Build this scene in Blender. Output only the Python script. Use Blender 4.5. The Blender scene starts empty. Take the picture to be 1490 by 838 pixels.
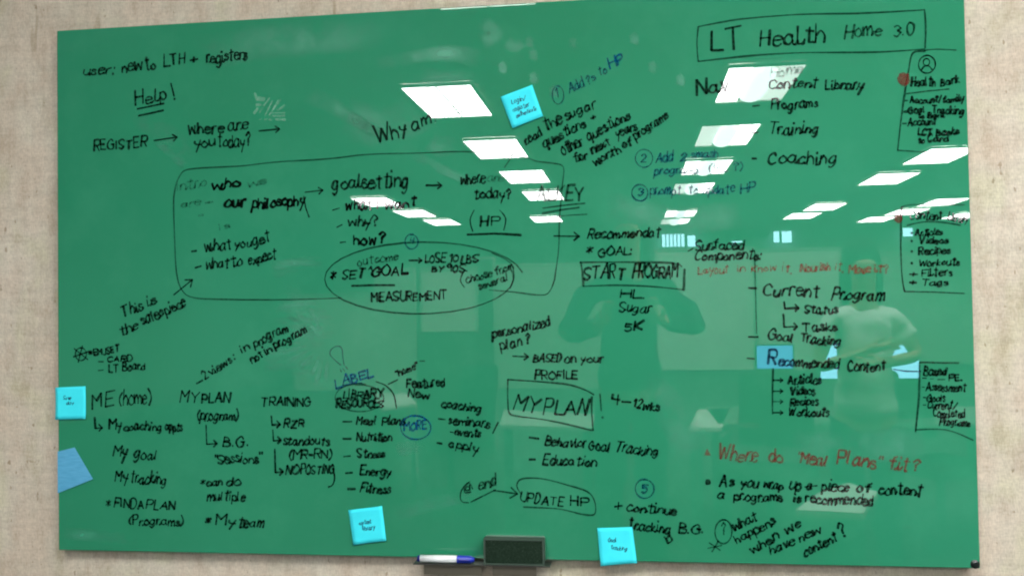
import bpy, bmesh, math, random
from mathutils import Vector, Matrix
random.seed(7)
scn = bpy.context.scene
COL = scn.collection

# ------------------------------------------------------------------ camera
CX, CD, CZ = 1.31263, 1.94927, 0.95 + 0.53367
YAW, PIT, ROL, FPX = 0.129245, 0.0244173, 0.0156114, 1323.415
BW, BH, BZ = 2.00083, 1.2, 0.95                 # board width, height, lower edge above the floor
_cy, _sy = math.cos(YAW), math.sin(YAW)
_cp, _sp = math.cos(PIT), math.sin(PIT)
_cr, _sr = math.cos(ROL), math.sin(ROL)
_R = Vector((_cy, _sy, 0)); FW = Vector((-_sy*_cp, _cy*_cp, _sp)); _U = Vector((_sy*_sp, -_cy*_sp, _cp))
RT = _R*_cr - _U*_sr; UP = _R*_sr + _U*_cr
CAM = Vector((CX, -CD, CZ))
cd = bpy.data.cameras.new('camera')
cd.sensor_width = 36; cd.lens = FPX/1490*36; cd.clip_end = 100; cd.clip_start = 0.005
co = bpy.data.objects.new('camera', cd); COL.objects.link(co)
m = Matrix((RT, UP, -FW)).transposed().to_4x4(); m.translation = CAM
co.matrix_world = m
scn.camera = co

# ------------------------------------------------------------------ world, exposure
w = bpy.data.worlds.new('World'); scn.world = w; w.use_nodes = True
w.node_tree.nodes['Background'].inputs[0].default_value = (0.6, 0.75, 1, 1)
w.node_tree.nodes['Background'].inputs[1].default_value = 0.05
scn.view_settings.view_transform = 'Standard'; scn.view_settings.look = 'None'
scn.view_settings.exposure = 0.0; scn.view_settings.gamma = 1
try:
    scn.view_settings.use_curve_mapping = False
    scn.cycles.max_bounces = 7; scn.cycles.diffuse_bounces = 4; scn.cycles.glossy_bounces = 3
    scn.cycles.transparent_max_bounces = 12
    scn.cycles.caustics_reflective = False; scn.cycles.caustics_refractive = False
    scn.cycles.pixel_filter_type = 'BLACKMAN_HARRIS'; scn.cycles.filter_width = 2.05
    scn.cycles.use_denoising = True
except Exception:
    pass
LAMP = 37.5            # luminance of the ceiling troffers
LAMPC = (1.0, 0.99, 0.99)

# ------------------------------------------------------------------ helpers
def mat(name, col, rough=0.6, spec=0.5, emit=None, es=0, alpha=1, metal=0):
    m = bpy.data.materials.new(name); m.use_nodes = True
    b = m.node_tree.nodes['Principled BSDF']
    b.inputs['Base Color'].default_value = (*col, 1); b.inputs['Roughness'].default_value = rough
    b.inputs['Specular IOR Level'].default_value = spec; b.inputs['Metallic'].default_value = metal
    b.inputs['Alpha'].default_value = alpha
    if emit: b.inputs['Emission Color'].default_value = (*emit, 1); b.inputs['Emission Strength'].default_value = es
    return m
def N(m, t, **kw):
    n = m.node_tree.nodes.new(t)
    for k, v in kw.items():
        if k.startswith('i_'): n.inputs[int(k[2:])].default_value = v
        else: setattr(n, k, v)
    return n
def L(m, a, b): m.node_tree.links.new(a, b)
def bsdf(m): return m.node_tree.nodes['Principled BSDF']
def ramp(m, src, stops):
    r = N(m, 'ShaderNodeValToRGB'); e = r.color_ramp.elements
    while len(e) < len(stops): e.new(0.5)
    for el, (p, c) in zip(e, stops): el.position = p; el.color = (*c, 1) if len(c) == 3 else c
    L(m, src, r.inputs[0]); return r
def noise(m, scale, detail=3, sc=(1,1,1), rough=0.5):
    tc = N(m, 'ShaderNodeTexCoord'); mp = N(m, 'ShaderNodeMapping'); mp.inputs['Scale'].default_value = sc
    n = N(m, 'ShaderNodeTexNoise'); n.inputs['Scale'].default_value = scale; n.inputs['Detail'].default_value = detail
    n.inputs['Roughness'].default_value = rough
    L(m, tc.outputs['Object'], mp.inputs[0]); L(m, mp.outputs[0], n.inputs['Vector']); return n
def mix(m, fac, a, b, mode='MIX'):
    x = N(m, 'ShaderNodeMix', data_type='RGBA', blend_type=mode)
    for s, v in ((x.inputs[0], fac), (x.inputs[6], a), (x.inputs[7], b)):
        if isinstance(v, (int, float)): s.default_value = v
        elif isinstance(v, tuple): s.default_value = (*v, 1)
        else: L(m, v, s)
    return x.outputs[2]

def obj(name, bm, m, parent=None, smooth=False, **tags):
    me = bpy.data.meshes.new(name)
    if isinstance(bm, bmesh.types.BMesh):
        bm.to_mesh(me); bm.free()
    else:
        me.from_pydata(bm[0], [], bm[1])
    for mm in (m if isinstance(m, (list, tuple)) else [m]): me.materials.append(mm)
    if smooth: me.polygons.foreach_set('use_smooth', [True]*len(me.polygons))
    me.update()
    o = bpy.data.objects.new(name, me); COL.objects.link(o)
    if parent: o.parent = parent; o.location = tuple(-Vector(parent['_w'])) if '_w' in parent else (0, 0, 0)
    for k, v in tags.items(): o[k] = v
    return o
def thing(name, label, cat, loc=(0, 0, 0), group=None):
    o = bpy.data.objects.new(name, None); COL.objects.link(o); o.location = loc; o.empty_display_size = .05
    o['label'] = label; o['category'] = cat; o['_w'] = list(loc)
    if group: o['group'] = group
    return o
def bx(bm, a, b, bev=0.0, rot=None, mi=0):
    c = [(a[i]+b[i])/2 for i in range(3)]; s = [abs(b[i]-a[i]) for i in range(3)]
    M = Matrix.Translation(c) @ (rot or Matrix.Identity(4)) @ Matrix.Diagonal((*s, 1))
    r = bmesh.ops.create_cube(bm, size=1, matrix=M)
    vs = r['verts']; fs = set(f for v in vs for f in v.link_faces)
    for f in fs: f.material_index = mi
    if bev:
        es = list(set(e for v in vs for e in v.link_edges))
        bmesh.ops.bevel(bm, geom=es, offset=bev, segments=2, affect='EDGES', profile=0.5)
    return bm
def box(a, b, bev=0.0): return bx(bmesh.new(), a, b, bev)
def cyl(bm, p, q, r0, r1=None, n=20):
    p, q = Vector(p), Vector(q); d = q-p
    M = Matrix.Translation((p+q)/2) @ d.to_track_quat('Z', 'Y').to_matrix().to_4x4()
    bmesh.ops.create_cone(bm, cap_ends=True, segments=n, radius1=r0, radius2=r0 if r1 is None else r1, depth=d.length, matrix=M)
    return bm

def ray(px, py): return FW + RT*((px-745)/FPX) - UP*((py-419)/FPX)
def pb(px, py):
    'board coordinates (x, z) of a mark measured on the photograph'
    d = ray(px, py); t = CD/d.y; p = CAM + d*t; return p.x, p.z
def mirrored(px, py, depth):
    'a place in the room, measured through its mirror image in the glass'
    d = ray(px, py); p = CAM + d*(depth/d.y); return Vector((p.x, -p.y, p.z))
# ------------------------------------------------------------------ materials
M = {}
# wallpaper of woven beige cloth
k = mat('woven_wallpaper', (.62, .56, .43), .85, .2); M['wallpaper'] = k
v1 = noise(k, 60, 4, (1, 1, .07), .7); h1 = noise(k, 55, 4, (.07, 1, 1), .7); big = noise(k, 6, 3, (1, 1, .5))
fine = noise(k, 420, 2, (1, 1, .25)); fineh = noise(k, 380, 2, (.25, 1, 1))
c1 = ramp(k, v1.outputs[0], [(.3, (.585, .533, .432)), (.5, (.625, .573, .47)), (.74, (.66, .608, .505))])
c2 = ramp(k, h1.outputs[0], [(.33, (.88, .88, .87)), (.58, (1, 1, 1))])
x = mix(k, .8, c1.outputs[0], c2.outputs[0], 'MULTIPLY')
cf = ramp(k, fine.outputs[0], [(.3, (.82, .81, .8)), (.6, (1.06, 1.06, 1.06))]); x = mix(k, .7, x, cf.outputs[0], 'MULTIPLY')
cf = ramp(k, fineh.outputs[0], [(.3, (.86, .85, .84)), (.6, (1.03, 1.03, 1.03))]); x = mix(k, .7, x, cf.outputs[0], 'MULTIPLY')
mot = noise(k, 26, 4, (1, 1, .6), .65); cm = ramp(k, mot.outputs[0], [(.34, (.84, .79, .75)), (.5, (.99, .985, .985)), (.68, (1.07, 1.06, 1.06))]); x = mix(k, .75, x, cm.outputs[0], 'MULTIPLY')
hue = noise(k, 11, 2, (1, 1, .8)); chh = ramp(k, hue.outputs[0], [(.36, (1.03, .98, .97)), (.52, (1, 1, 1)), (.66, (.97, 1.01, .92))]); x = mix(k, .9, x, chh.outputs[0], 'MULTIPLY')
cb = ramp(k, big.outputs[0], [(.35, (.93, .9, .86)), (.65, (1.03, 1.03, 1.02))]); x = mix(k, .8, x, cb.outputs[0], 'MULTIPLY')
fl = noise(k, 75, 2, (1, 1, .6), .5); cfl = ramp(k, fl.outputs[0], [(.69, (1, 1, 1)), (.755, (.58, .52, .45))])
x = mix(k, .9, x, cfl.outputs[0], 'MULTIPLY')
tk = noise(k, 30, 2, (1, 1, .13), .6); ctk = ramp(k, tk.outputs[0], [(.68, (1, 1, 1)), (.75, (.74, .7, .64))]); x = mix(k, .85, x, ctk.outputs[0], 'MULTIPLY')
L(k, x, bsdf(k).inputs['Base Color'])
ad = N(k, 'ShaderNodeMath', operation='ADD'); L(k, v1.outputs[0], ad.inputs[0]); L(k, fine.outputs[0], ad.inputs[1])
bp = N(k, 'ShaderNodeBump'); bp.inputs['Strength'].default_value = .5; bp.inputs['Distance'].default_value = .0015
L(k, ad.outputs[0], bp.inputs['Height']); L(k, bp.outputs[0], bsdf(k).inputs['Normal'])

# back-painted glass
k = mat('green_painted_glass', (.018, .26, .125), .004, 1.0); M['glass'] = k
n1 = noise(k, 1.6, 4, (1, 1, 1)); cc = ramp(k, n1.outputs[0], [(.3, (.023, .242, .122)), (.7, (.030, .272, .147))])
n2 = noise(k, 5, 5, (1, 1, 1), .65); c3 = ramp(k, n2.outputs[0], [(.5, (0, 0, 0)), (.85, (.015, .035, .025))])
x = mix(k, 1.0, cc.outputs[0], c3.outputs[0], 'ADD')
L(k, x, bsdf(k).inputs['Base Color'])
M['glass_edge'] = mat('polished_glass_edge', (.18, .55, .36), .12, .6)

def ink(name, col, alpha, rough=.02, lo=None):
    k = mat(name, col, rough, .2)
    n = noise(k, 170, 3); lo = alpha*.62 if lo is None else lo
    r = ramp(k, n.outputs[0], [(.33, (lo,)*3), (.6, (alpha,)*3)])
    L(k, r.outputs[0], bsdf(k).inputs['Alpha']); return k
M['black'] = ink('black_marker_ink', (.0015, .010, .005), .9)
M['bold'] = ink('heavy_black_marker_ink', (.001, .003, .002), 1.0, lo=.85)
M['thin'] = ink('thin_black_marker_ink', (.002, .022, .010), .72)
M['faint'] = ink('wiped_and_glare_paled_ink', (.003, .04, .022), .42, lo=.12)  # faded writing, and words whose paleness paints in the lamp reflection
M['blue'] = ink('blue_marker_ink', (.002, .075, .115), .7)
M['blues'] = ink('strong_blue_marker_ink', (.001, .07, .17), .85)
M['red'] = ink('red_marker_ink', (.17, .032, .026), .72)
M['redf'] = ink('faint_red_marker_ink', (.24, .05, .03), .55, lo=.3)
M['noteink'] = mat('dark_pen_ink', (.006, .04, .10), .5, .3, alpha=.85)
M['residue'] = ink('pale_wiped_residue', (.35, .72, .52), .36, .6, lo=.1)

# smears: pale film of wiped ink and painted reflection, fading out towards its rim
def film(name, a, scale, sc):
    k = mat(name, (.075, .45, .27), .5, .8)
    at = N(k, 'ShaderNodeAttribute', attribute_name='fade'); n = noise(k, scale, 4, sc, .65)
    r = ramp(k, n.outputs[0], [(.38, (0, 0, 0)), (.68, (1, 1, 1))])
    q = N(k, 'ShaderNodeMath', operation='MULTIPLY'); L(k, at.outputs['Fac'], q.inputs[0]); L(k, r.outputs[0], q.inputs[1])
    q2 = N(k, 'ShaderNodeMath', operation='MULTIPLY'); L(k, q.outputs[0], q2.inputs[0]); q2.inputs[1].default_value = a
    L(k, q2.outputs[0], bsdf(k).inputs['Alpha']); return k
M['film'] = film('wiped_ink_and_reflection_film', .6, 9, (1, 1, 1))
M['film2'] = film('streaky_wiped_and_reflection_film', .6, 26, (.35, 1, 1.6))

k = mat('cyan_paper', (.045, .66, .86), .75, .2); M['note'] = k
n = noise(k, 30, 3); r = ramp(k, n.outputs[0], [(.3, (.045, .78, .90)), (.7, (.058, .84, .95))]); L(k, r.outputs[0], bsdf(k).inputs['Base Color'])
k = mat('blue_paper', (.06, .25, .52), .8, .2); M['note2'] = k
n = noise(k, 40, 4, (1, 1, 6)); r = ramp(k, n.outputs[0], [(.3, (.085, .36, .58)), (.7, (.12, .43, .66))]); L(k, r.outputs[0], bsdf(k).inputs['Base Color'])
k = mat('black_felt', (.012, .02, .014), .95, .1); M['felt'] = k
n = noise(k, 260, 4); n.inputs['Roughness'].default_value = .8
r = ramp(k, n.outputs[0], [(.35, (.008, .018, .011)), (.6, (.018, .036, .022)), (.74, (.06, .085, .06))]); L(k, r.outputs[0], bsdf(k).inputs['Base Color'])
bp = N(k, 'ShaderNodeBump'); bp.inputs['Strength'].default_value = .7; bp.inputs['Distance'].default_value = .002
L(k, n.outputs[0], bp.inputs['Height']); L(k, bp.outputs[0], bsdf(k).inputs['Normal'])
M['felt_edge'] = mat('felt_rim', (.05, .08, .06), .85, .2)
M['eraser_back'] = mat('grey_eraser_plastic', (.12, .19, .15), .3, .5)
k = mat('satin_grey_metal', (.06, .058, .05), .38, .5, metal=.6); M['tray'] = k; M['plate'] = mat('shadow_toned_plate', (.27, .24, .18), .5, .3)  # plate tone copies the shaded wall below the tray
M['white_plastic'] = mat('white_plastic', (.80, .84, .83), .35)
M['blue_plastic'] = mat('blue_plastic', (.015, .035, .42), .28)
M['navy_plastic'] = mat('navy_plastic', (.006, .012, .16), .35)
M['bolt'] = mat('black_bolt', (.006, .012, .01), .35, .5)
M['seal'] = mat('dark_rubber', (.02, .04, .03), .6)
# the room behind the camera
def rough_mat(name, c, amp=.1, sc=3, r=.8):
    k = mat(name, c, r, .2); n = noise(k, sc, 4)
    rr = ramp(k, n.outputs[0], [(.3, tuple(v*(1-amp) for v in c)), (.7, tuple(min(1, v*(1+amp)) for v in c))])
    L(k, rr.outputs[0], bsdf(k).inputs['Base Color']); return k
M['ceiling'] = rough_mat('mineral_ceiling_tile', (.62, .63, .58), .05, 60)
M['grid'] = mat('ceiling_grid', (.45, .45, .43), .5)
M['carpet'] = rough_mat('dark_carpet', (.045, .05, .05), .3, 80)
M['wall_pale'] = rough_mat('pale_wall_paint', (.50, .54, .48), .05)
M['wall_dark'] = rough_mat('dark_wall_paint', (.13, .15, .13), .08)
M['panel_white'] = rough_mat('white_panel', (.84, .86, .82), .03)
M['panel_mid'] = rough_mat('grey_panel', (.5, .55, .5), .05)
M['table_dark'] = rough_mat('dark_laminate', (.2, .21, .19), .2, 8, .4)
M['table_pale'] = rough_mat('pale_laminate', (.42, .44, .42), .05, 8, .4)
M['paper'] = rough_mat('white_paper', (.88, .89, .88), .02, 12)
M['steel'] = mat('dark_steel', (.08, .08, .085), .4, .5, metal=.5)
M['screen_dim'] = mat('dim_lit_screen', (.02, .02, .02), .4, .5, (.12, .42, 1.0), 5)
M['screen'] = mat('lit_screen', (.02, .02, .02), .4, .5, (.30, .68, 1.0), 9)
M['daylit'] = mat('daylight_in_window', (.2, .2, .2), .5, .3, (.45, .8, 1.0), 11)
M['blind'] = mat('window_blind_slat', (.35, .45, .55), .6)
M['diffuser'] = mat('lit_diffuser', (.8, .8, .8), .5, .2, LAMPC, LAMP)
M['diffuser_low'] = mat('dim_lit_diffuser', (.8, .8, .8), .5, .2, LAMPC, LAMP*.2)
M['basket'] = mat('lit_lamp_basket', (.8, .8, .8), .5, .2, (.85, .95, .95), LAMP*.34)
M['skin'] = mat('skin', (.50, .30, .21), .5, .4); M['hair'] = rough_mat('dark_hair', (.022, .018, .015), .3, 60)
M['tee'] = rough_mat('white_cotton', (.9, .92, .9), .04, 20, .9); M['dark_top'] = rough_mat('dark_knit', (.03, .04, .045), .2, 30, .9)
M['jeans'] = rough_mat('dark_denim', (.02, .03, .055), .2, 40, .9)
M['phone'] = mat('black_phone', (.01, .01, .012), .2, .5)
M['chair'] = rough_mat('dark_chair_fabric', (.03, .035, .035), .2, 40, .9)
M['eye'] = mat('eye', (.05, .03, .02), .1, .5); M['lip'] = mat('lip', (.42, .14, .12), .5)
M['shoe'] = mat('black_shoe_leather', (.015, .015, .015), .4)

# ------------------------------------------------------------------ room shell
RX0, RX1, RY, CH = -6.5, 10.5, -21.5, 3.31
WY = 0.032                                      # face of the wallpapered wall
def struct(name, bm, m): return obj(name, bm, m, kind='structure')
wl = box((RX0, WY+.002, 0), (RX1, WY+.12, CH)); struct('wall', wl, M['wall_dark'])
sheets = [(-1.62, -.70), (-.70, .22), (.22, 1.14), (1.14, 2.062), (2.062, 2.98), (2.98, 3.9)]
for i, (a, b) in enumerate(sheets):              # drops of wallpaper butted side by side
    struct('wallpaper_drop', box((a+.0001, WY-.0015, .1), (b-.0001, WY+.001, CH-.01)), M['wallpaper'])
struct('floor', box((RX0, RY, -.1), (RX1, WY+.12, 0)), M['carpet'])
struct('ceiling', box((RX0, RY, CH+.02), (RX1, WY+.12, CH+.12)), M['ceiling'])
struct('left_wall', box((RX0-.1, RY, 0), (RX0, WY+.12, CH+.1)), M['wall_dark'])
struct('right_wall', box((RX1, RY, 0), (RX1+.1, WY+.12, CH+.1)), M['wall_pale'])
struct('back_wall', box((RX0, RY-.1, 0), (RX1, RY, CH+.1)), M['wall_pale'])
bm = bmesh.new()
x_ = -5.83
while x_ < 10.4:
    bx(bm, (x_-.012, RY, CH+.004), (x_+.012, WY, CH+.019)); x_ += 1.22
y_ = -.6
while y_ > RY:
    bx(bm, (RX0, y_-.012, CH+.007), (RX1, y_+.012, CH+.018)); y_ -= .61
struct('ceiling_grid', bm, M['grid'])

# ceiling troffers, 0.61 x 1.22 m
TG = 'ceiling troffer lights behind the camera'
troffers = [
 (-.22, -5.82, 1, 'pane', 'ceiling light reflected above the words Why am, nearest of its row'),
 (-.15, -8.2, 1, 'pane', 'ceiling light reflected just left below the tilted cyan note, second of its row'),
 (-.08, -10.4, 1, 'pane', 'ceiling light reflected over the word today, third of its row'),
 (-.03, -12.5, 1, 'pane', 'ceiling light reflected over the word KEY, fourth of its row'),
 (-.33, -16.3, 1, 'pane', 'ceiling light reflected as a sliver under the word KEY, farthest of its row'),
 (.50, -2.8, 1, 'pane', 'ceiling light whose end shows on the top rim of the green board'),
 (2.38, -5.7, 1, 'basket', 'basket ceiling light reflected across the words Nav and Content'),
 (2.35, -7.92, -1, 'basket', 'basket ceiling light reflected left of the word Training'),
 (2.32, -10.12, 0, 'basket', 'basket ceiling light reflected over the blue programs line'),
 (2.29, -12.2, -1, 'basket', 'basket ceiling light reflected over the blue prompt to update line'),
 (2.31, -15.98, 0, 'basket', 'small ceiling light reflected above the bright window, upper of two'),
 (2.28, -17.55, -1, 'basket', 'small ceiling light reflected above the bright window, lower of two'),
 (5.14, -9.85, 1, 'plain', 'ceiling light reflected under the Health Bank box at the board rim'),
 (5.06, -11.85, 1, 'plain', 'ceiling light reflected right of the word Coaching'),
 (4.91, -15.5, 1, 'plain', 'narrow ceiling light reflected left of the Content Library box, upper of two'),
 (4.8, -17.1, 1, 'plain', 'narrow ceiling light reflected left of the Content Library box, lower of two'),
 (6.93, -15.28, 1, 'plain', 'narrow ceiling light reflected along the top of the Content Library box'),
 (6.77, -16.91, 1, 'plain', 'narrow ceiling light reflected just above the lower red dot'),
 (6.58, -18.36, 1, 'plain', 'narrow ceiling light reflected just left of the lower red dot'),
 (8.24, -18.06, 1, 'plain', 'narrow ceiling light reflected over the word Library at the board rim'),
 (-2.8, -12.64, 1, 'plain', 'ceiling light reflected over the words What I want, nearest of its row'),
 (-2.63, -14.56, 1, 'plain', 'ceiling light reflected right of the question why, middle of its row'),
 (-2.48, -16.34, 1, 'plain', 'ceiling light reflected right of the question how, farthest of its row'),
 (4.9, -5.3, 1, 'plain', 'ceiling light right of the Health Bank reflection row, outside the picture'),
 (2.42, -2.25, 1, 'plain', 'ceiling light added over the space behind the camera to brighten it, outside the picture'),  # added to light the white shirt, no such fixture is seen
 (3.85, -1.9, 1, 'plain', 'ceiling light added at the far right to brighten the wallpapered wall, outside the picture'),  # added unseen to lift the right side of wall and board
 (7.3, -5.3, 1, 'plain', 'far right ceiling light over the room, outside the picture'),
]
def troffer(x, y, s, kind, label):
    t = thing('ceiling_light', label, 'ceiling light', (x, y, CH), TG)
    f = bmesh.new()
    for a, b in (((-.305, -.61), (-.287, .61)), ((.287, -.61), (.305, .61))):
        bx(f, (x+a[0], y+a[1], CH-.012), (x+b[0], y+b[1], CH+.015))
    for a, b in (((-.287, -.61), (.287, -.594)), ((-.287, .594), (.287, .61))):
        bx(f, (x+a[0], y+a[1], CH-.012), (x+b[0], y+b[1], CH+.015))
    obj('frame', f, M['grid'], t)
    if kind == 'plain':
        obj('diffuser', box((x-.287, y-.594, CH-.004), (x+.287, y+.594, CH+.004)), M['diffuser'], t)
    elif kind == 'pane':
        obj('diffuser', box((x-.287, y-.594, CH-.004), (x-.006, y+.594, CH+.004)), M['diffuser'], t)
        obj('diffuser', box((x+.006, y-.594, CH-.004), (x+.287, y+.594, CH+.004)), M['diffuser'], t)
        obj('divider', box((x-.006, y-.594, CH-.008), (x+.006, y+.594, CH)), M['panel_mid'], t)
    else:
        ml, mr = (M['diffuser'], M['diffuser_low']) if s > 0 else (M['diffuser_low'], M['diffuser']) if s < 0 else (M['diffuser'], M['diffuser'])
        obj('diffuser', box((x-.287, y-.594, CH+.0), (x-.10, y+.594, CH+.008)), ml, t)
        obj('diffuser', box((x+.10, y-.594, CH+.0), (x+.287, y+.594, CH+.008)), mr, t)
        g = bmesh.new(); n = 12                       # half-round perforated basket with rounded ends
        ring = []
        for j in range(9):
            v = -1 + 2*j/8; yy = y + .58*v; rr = .10*min(1, math.sqrt(max(0, 1-abs(v)**6))+.02)
            ring.append([g.verts.new((x + rr*math.cos(math.pi*i/n), yy, CH - .055*(rr/.1)*math.sin(math.pi*i/n))) for i in range(n+1)])
        for j in range(8):
            for i in range(n): g.faces.new((ring[j][i], ring[j][i+1], ring[j+1][i+1], ring[j+1][i]))
        obj('lamp_basket', g, M['basket'], t, True)
for a in troffers: troffer(*a)
# ------------------------------------------------------------------ furniture and far end of the room
def panel_at(name, label, cat, x0, y0, x1, y1, depth, m, thick=.05, floor=False, parts=None, group=None):
    a = mirrored(x0, y0, depth); b = mirrored(x1, y1, depth)
    z0 = 0 if floor else b.z
    t = thing(name, label, cat, ((a.x+b.x)/2, a.y, z0), group)
    obj('panel', box((a.x, a.y-thick, z0), (b.x, a.y, a.z), .004), m, t)
    f = bmesh.new()
    bx(f, (a.x-.02, a.y-thick-.01, a.z), (b.x+.02, a.y+.01, a.z+.025)); obj('top_rail', f, M['panel_mid'], t)
    for xx in (a.x-.02, b.x): obj('post', box((xx, a.y-thick-.008, z0), (xx+.02, a.y+.008, a.z)), M['panel_mid'], t)
    return t
panel_at('wall_panel', 'wide white partition reflected behind the Current Program list', 'partition', 955, 366, 1098, 538, 9, M['panel_white'])
panel_at('wall_panel', 'white partition right of the seam, reflected behind the standing person', 'partition', 1101, 366, 1225, 538, 9.05, M['panel_white'])
panel_at('wall_panel', 'grey partition at the far right, reflected beside the standing person', 'partition', 1228, 372, 1338, 530, 9.3, M['panel_mid'])
panel_at('wall_panel', 'pale partition reflected between the ellipse and the START PROGRAM box', 'partition', 725, 388, 955, 565, 9.4, M['panel_mid'])
panel_at('wall_board', 'bright white board reflected under the words LOSE 10 LBS', 'board', 614, 393, 692, 482, 8, M['panel_white'])
panel_at('wall_panel', 'dark partition reflected below the bright white board', 'partition', 600, 380, 720, 570, 9.6, M['wall_dark'], floor=True)
panel_at('cabinet_side', 'grey cabinet side reflected below the words SET GOAL', 'cabinet', 547, 395, 601, 512, 8.2, M['panel_mid'], floor=True)
panel_at('wall_panel', 'white partition reflected left of the MEASUREMENT line', 'partition', 430, 432, 544, 568, 7.6, M['panel_white'])

def table(name, label, x0, x1, y0, y1, z, m, legs=True):
    t = thing(name, label, 'table', ((x0+x1)/2, (y0+y1)/2, 0))
    obj('table_top', box((x0, y0, z-.03), (x1, y1, z), .004), m, t)
    for lx in (x0+.06, x1-.06):
        for ly in (y0+.06, y1-.06):
            obj('leg', cyl(bmesh.new(), (lx, ly, 0), (lx, ly, z-.03), .02, n=12), M['steel'], t)
    return t
def on_level(px, py, z):
    d = ray(px, py); p = CAM + d*((z-CZ)/d.z); return Vector((p.x, -p.y, z))
def side_table(label, pix, z=.74, m='panel_white'):
    P = [on_level(*q, z) for q in pix]; c_ = sum(P, Vector())/len(P)
    t = thing('side_table', label, 'table', (c_.x, c_.y, 0), 'white tables standing about the room')
    bm = bmesh.new(); up = [bm.verts.new(p) for p in P]; dn = [bm.verts.new(p-Vector((0, 0, .025))) for p in P]; n = len(P)
    bm.faces.new(up); bm.faces.new(dn[::-1])
    for k in range(n): bm.faces.new((up[k], dn[k], dn[(k+1) % n], up[(k+1) % n]))
    bmesh.ops.recalc_face_normals(bm, faces=bm.faces[:]); obj('table_top', bm, M[m], t)
    for p in P[:4] if n == 4 else (P[0], P[1], P[3], P[4]):
        q = p.lerp(c_, .15); obj('leg', cyl(bmesh.new(), (q.x, q.y, 0), (q.x, q.y, z-.025), .018, n=10), M['steel'], t)
side_table('small white table in front of the standing person, reflected under recommended', [(1197, 712), (1235, 702), (1277, 715), (1255, 746), (1158, 741)])
side_table('small white table reflected beside the words LIBRARY RESOURCES', [(541, 570), (587, 565), (606, 587), (555, 594)])
side_table('small white table reflected right of the person taking the photograph', [(1015, 596), (1062, 593), (1050, 622), (1003, 622)])
side_table('pale low table reflected behind the box of MY PLAN', [(734, 596), (868, 602), (862, 622), (726, 618)], m='panel_mid')

def monitor(label, px0, py0, px1, py1, depth, tz=.74, ms='screen'):
    a = mirrored(px0, py0, depth); b = mirrored(px1, py1, depth); cx = (a.x+b.x)/2
    t = thing('computer_monitor', label, 'monitor', (cx, a.y, tz), 'computer monitors on the desk behind the standing person')
    obj('casing', box((a.x-.012, a.y-.035, b.z-.012), (b.x+.012, a.y-.001, a.z+.012), .004), M['phone'], t)
    obj('screen', box((a.x, a.y-.001, b.z), (b.x, a.y+.001, a.z)), M[ms], t)
    obj('stand', cyl(bmesh.new(), (cx, a.y-.045, tz+.01), (cx, a.y-.045, (a.z+b.z)/2), .018, n=10), M['steel'], t)
    obj('foot', box((cx-.1, a.y-.12, tz), (cx+.1, a.y+.03, tz+.012), .003), M['steel'], t)
    return a.y
ym = monitor('bright monitor right behind the hip of the standing person', 1193, 497, 1338, 550, 6.2)
monitor('smaller bright monitor reflected behind the word Recommended', 1101, 503, 1154, 536, 6.6, ms='screen_dim')
table('office_desk', 'desk carrying the two bright monitors', 1.85, 3.8, ym-.75, ym+.25, .74, M['table_dark'])

def office_chair(label, x, y, rz):
    t = thing('office_chair', label, 'chair', (x, y, 0), 'office chairs by the desks'); t.rotation_euler = (0, 0, rz)
    def part(n, bm, m, sm=False):
        o = obj(n, bm, m, t, sm); o.location = (0, 0, 0); return o
    part('seat', box((-.25, -.24, .43), (.25, .24, .51), .03), M['chair'], True)
    bm = box((-.23, -.27, .60), (.23, -.21, 1.06), .028)
    for v in bm.verts: v.co.y -= .04*(1-(v.co.x/.23)**2) + .10*(v.co.z-.6)
    part('backrest', bm, M['chair'], True)
    part('back_stem', box((-.03, -.27, .44), (.03, -.25, .75), .006), M['steel'])
    part('column', cyl(bmesh.new(), (0, 0, .1), (0, 0, .43), .025, n=14), M['steel'])
    for s in (-1, 1):
        bm = bx(bmesh.new(), (s*.27-.02, -.16, .68), (s*.27+.02, .12, .705), .008); bx(bm, (s*.27-.012, -.03, .46), (s*.27+.012, .02, .68), .004); part('armrest', bm, M['steel'])
    for k in range(5):
        a = k*2*math.pi/5; bm = cyl(bmesh.new(), (0, 0, .10), (.28*math.cos(a), .28*math.sin(a), .07), .018, .012, n=10)
        part('base_arm', bm, M['steel']); part('castor', cyl(bmesh.new(), (.28*math.cos(a)-.012, .28*math.sin(a), .03), (.28*math.cos(a)+.012, .28*math.sin(a), .03), .03, n=14), M['shoe'])
p_ = mirrored(1118, 560, 5.7); office_chair('dark office chair reflected between the photographer and the standing person', p_.x, p_.y, .3)
p_ = mirrored(1365, 560, 6.0); office_chair('dark office chair reflected at the far right beside the lowest box', p_.x, p_.y, -.5)
p_ = mirrored(655, 560, 7.0); office_chair('dark office chair reflected below the bright white board', p_.x, p_.y, .8)

def window(label, px0, py0, px1, py1, depth, slats=True):
    a = mirrored(px0, py0, depth); b = mirrored(px1, py1, depth)
    t = thing('window', label, 'window', ((a.x+b.x)/2, a.y, b.z), 'small far windows')
    obj('pane', box((a.x, a.y, b.z), (b.x, a.y+.01, a.z)), M['daylit'], t)
    f = bmesh.new()
    for p, q in (((a.x-.03, b.z-.03), (a.x, a.z+.03)), ((b.x, b.z-.03), (b.x+.03, a.z+.03)), ((a.x, a.z), (b.x, a.z+.03)), ((a.x, b.z-.03), (b.x, b.z))):
        bx(f, (p[0], a.y-.01, p[1]), (q[0], a.y+.03, q[1]))
    obj('frame', f, M['steel'], t)
    if slats:
        n = 6
        for i in range(1, n):
            xx = a.x + (b.x-a.x)*i/n
            obj('blind_slat', box((xx-.012, a.y+.02, b.z), (xx+.012, a.y+.024, a.z)), M['blind'], t)
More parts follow.
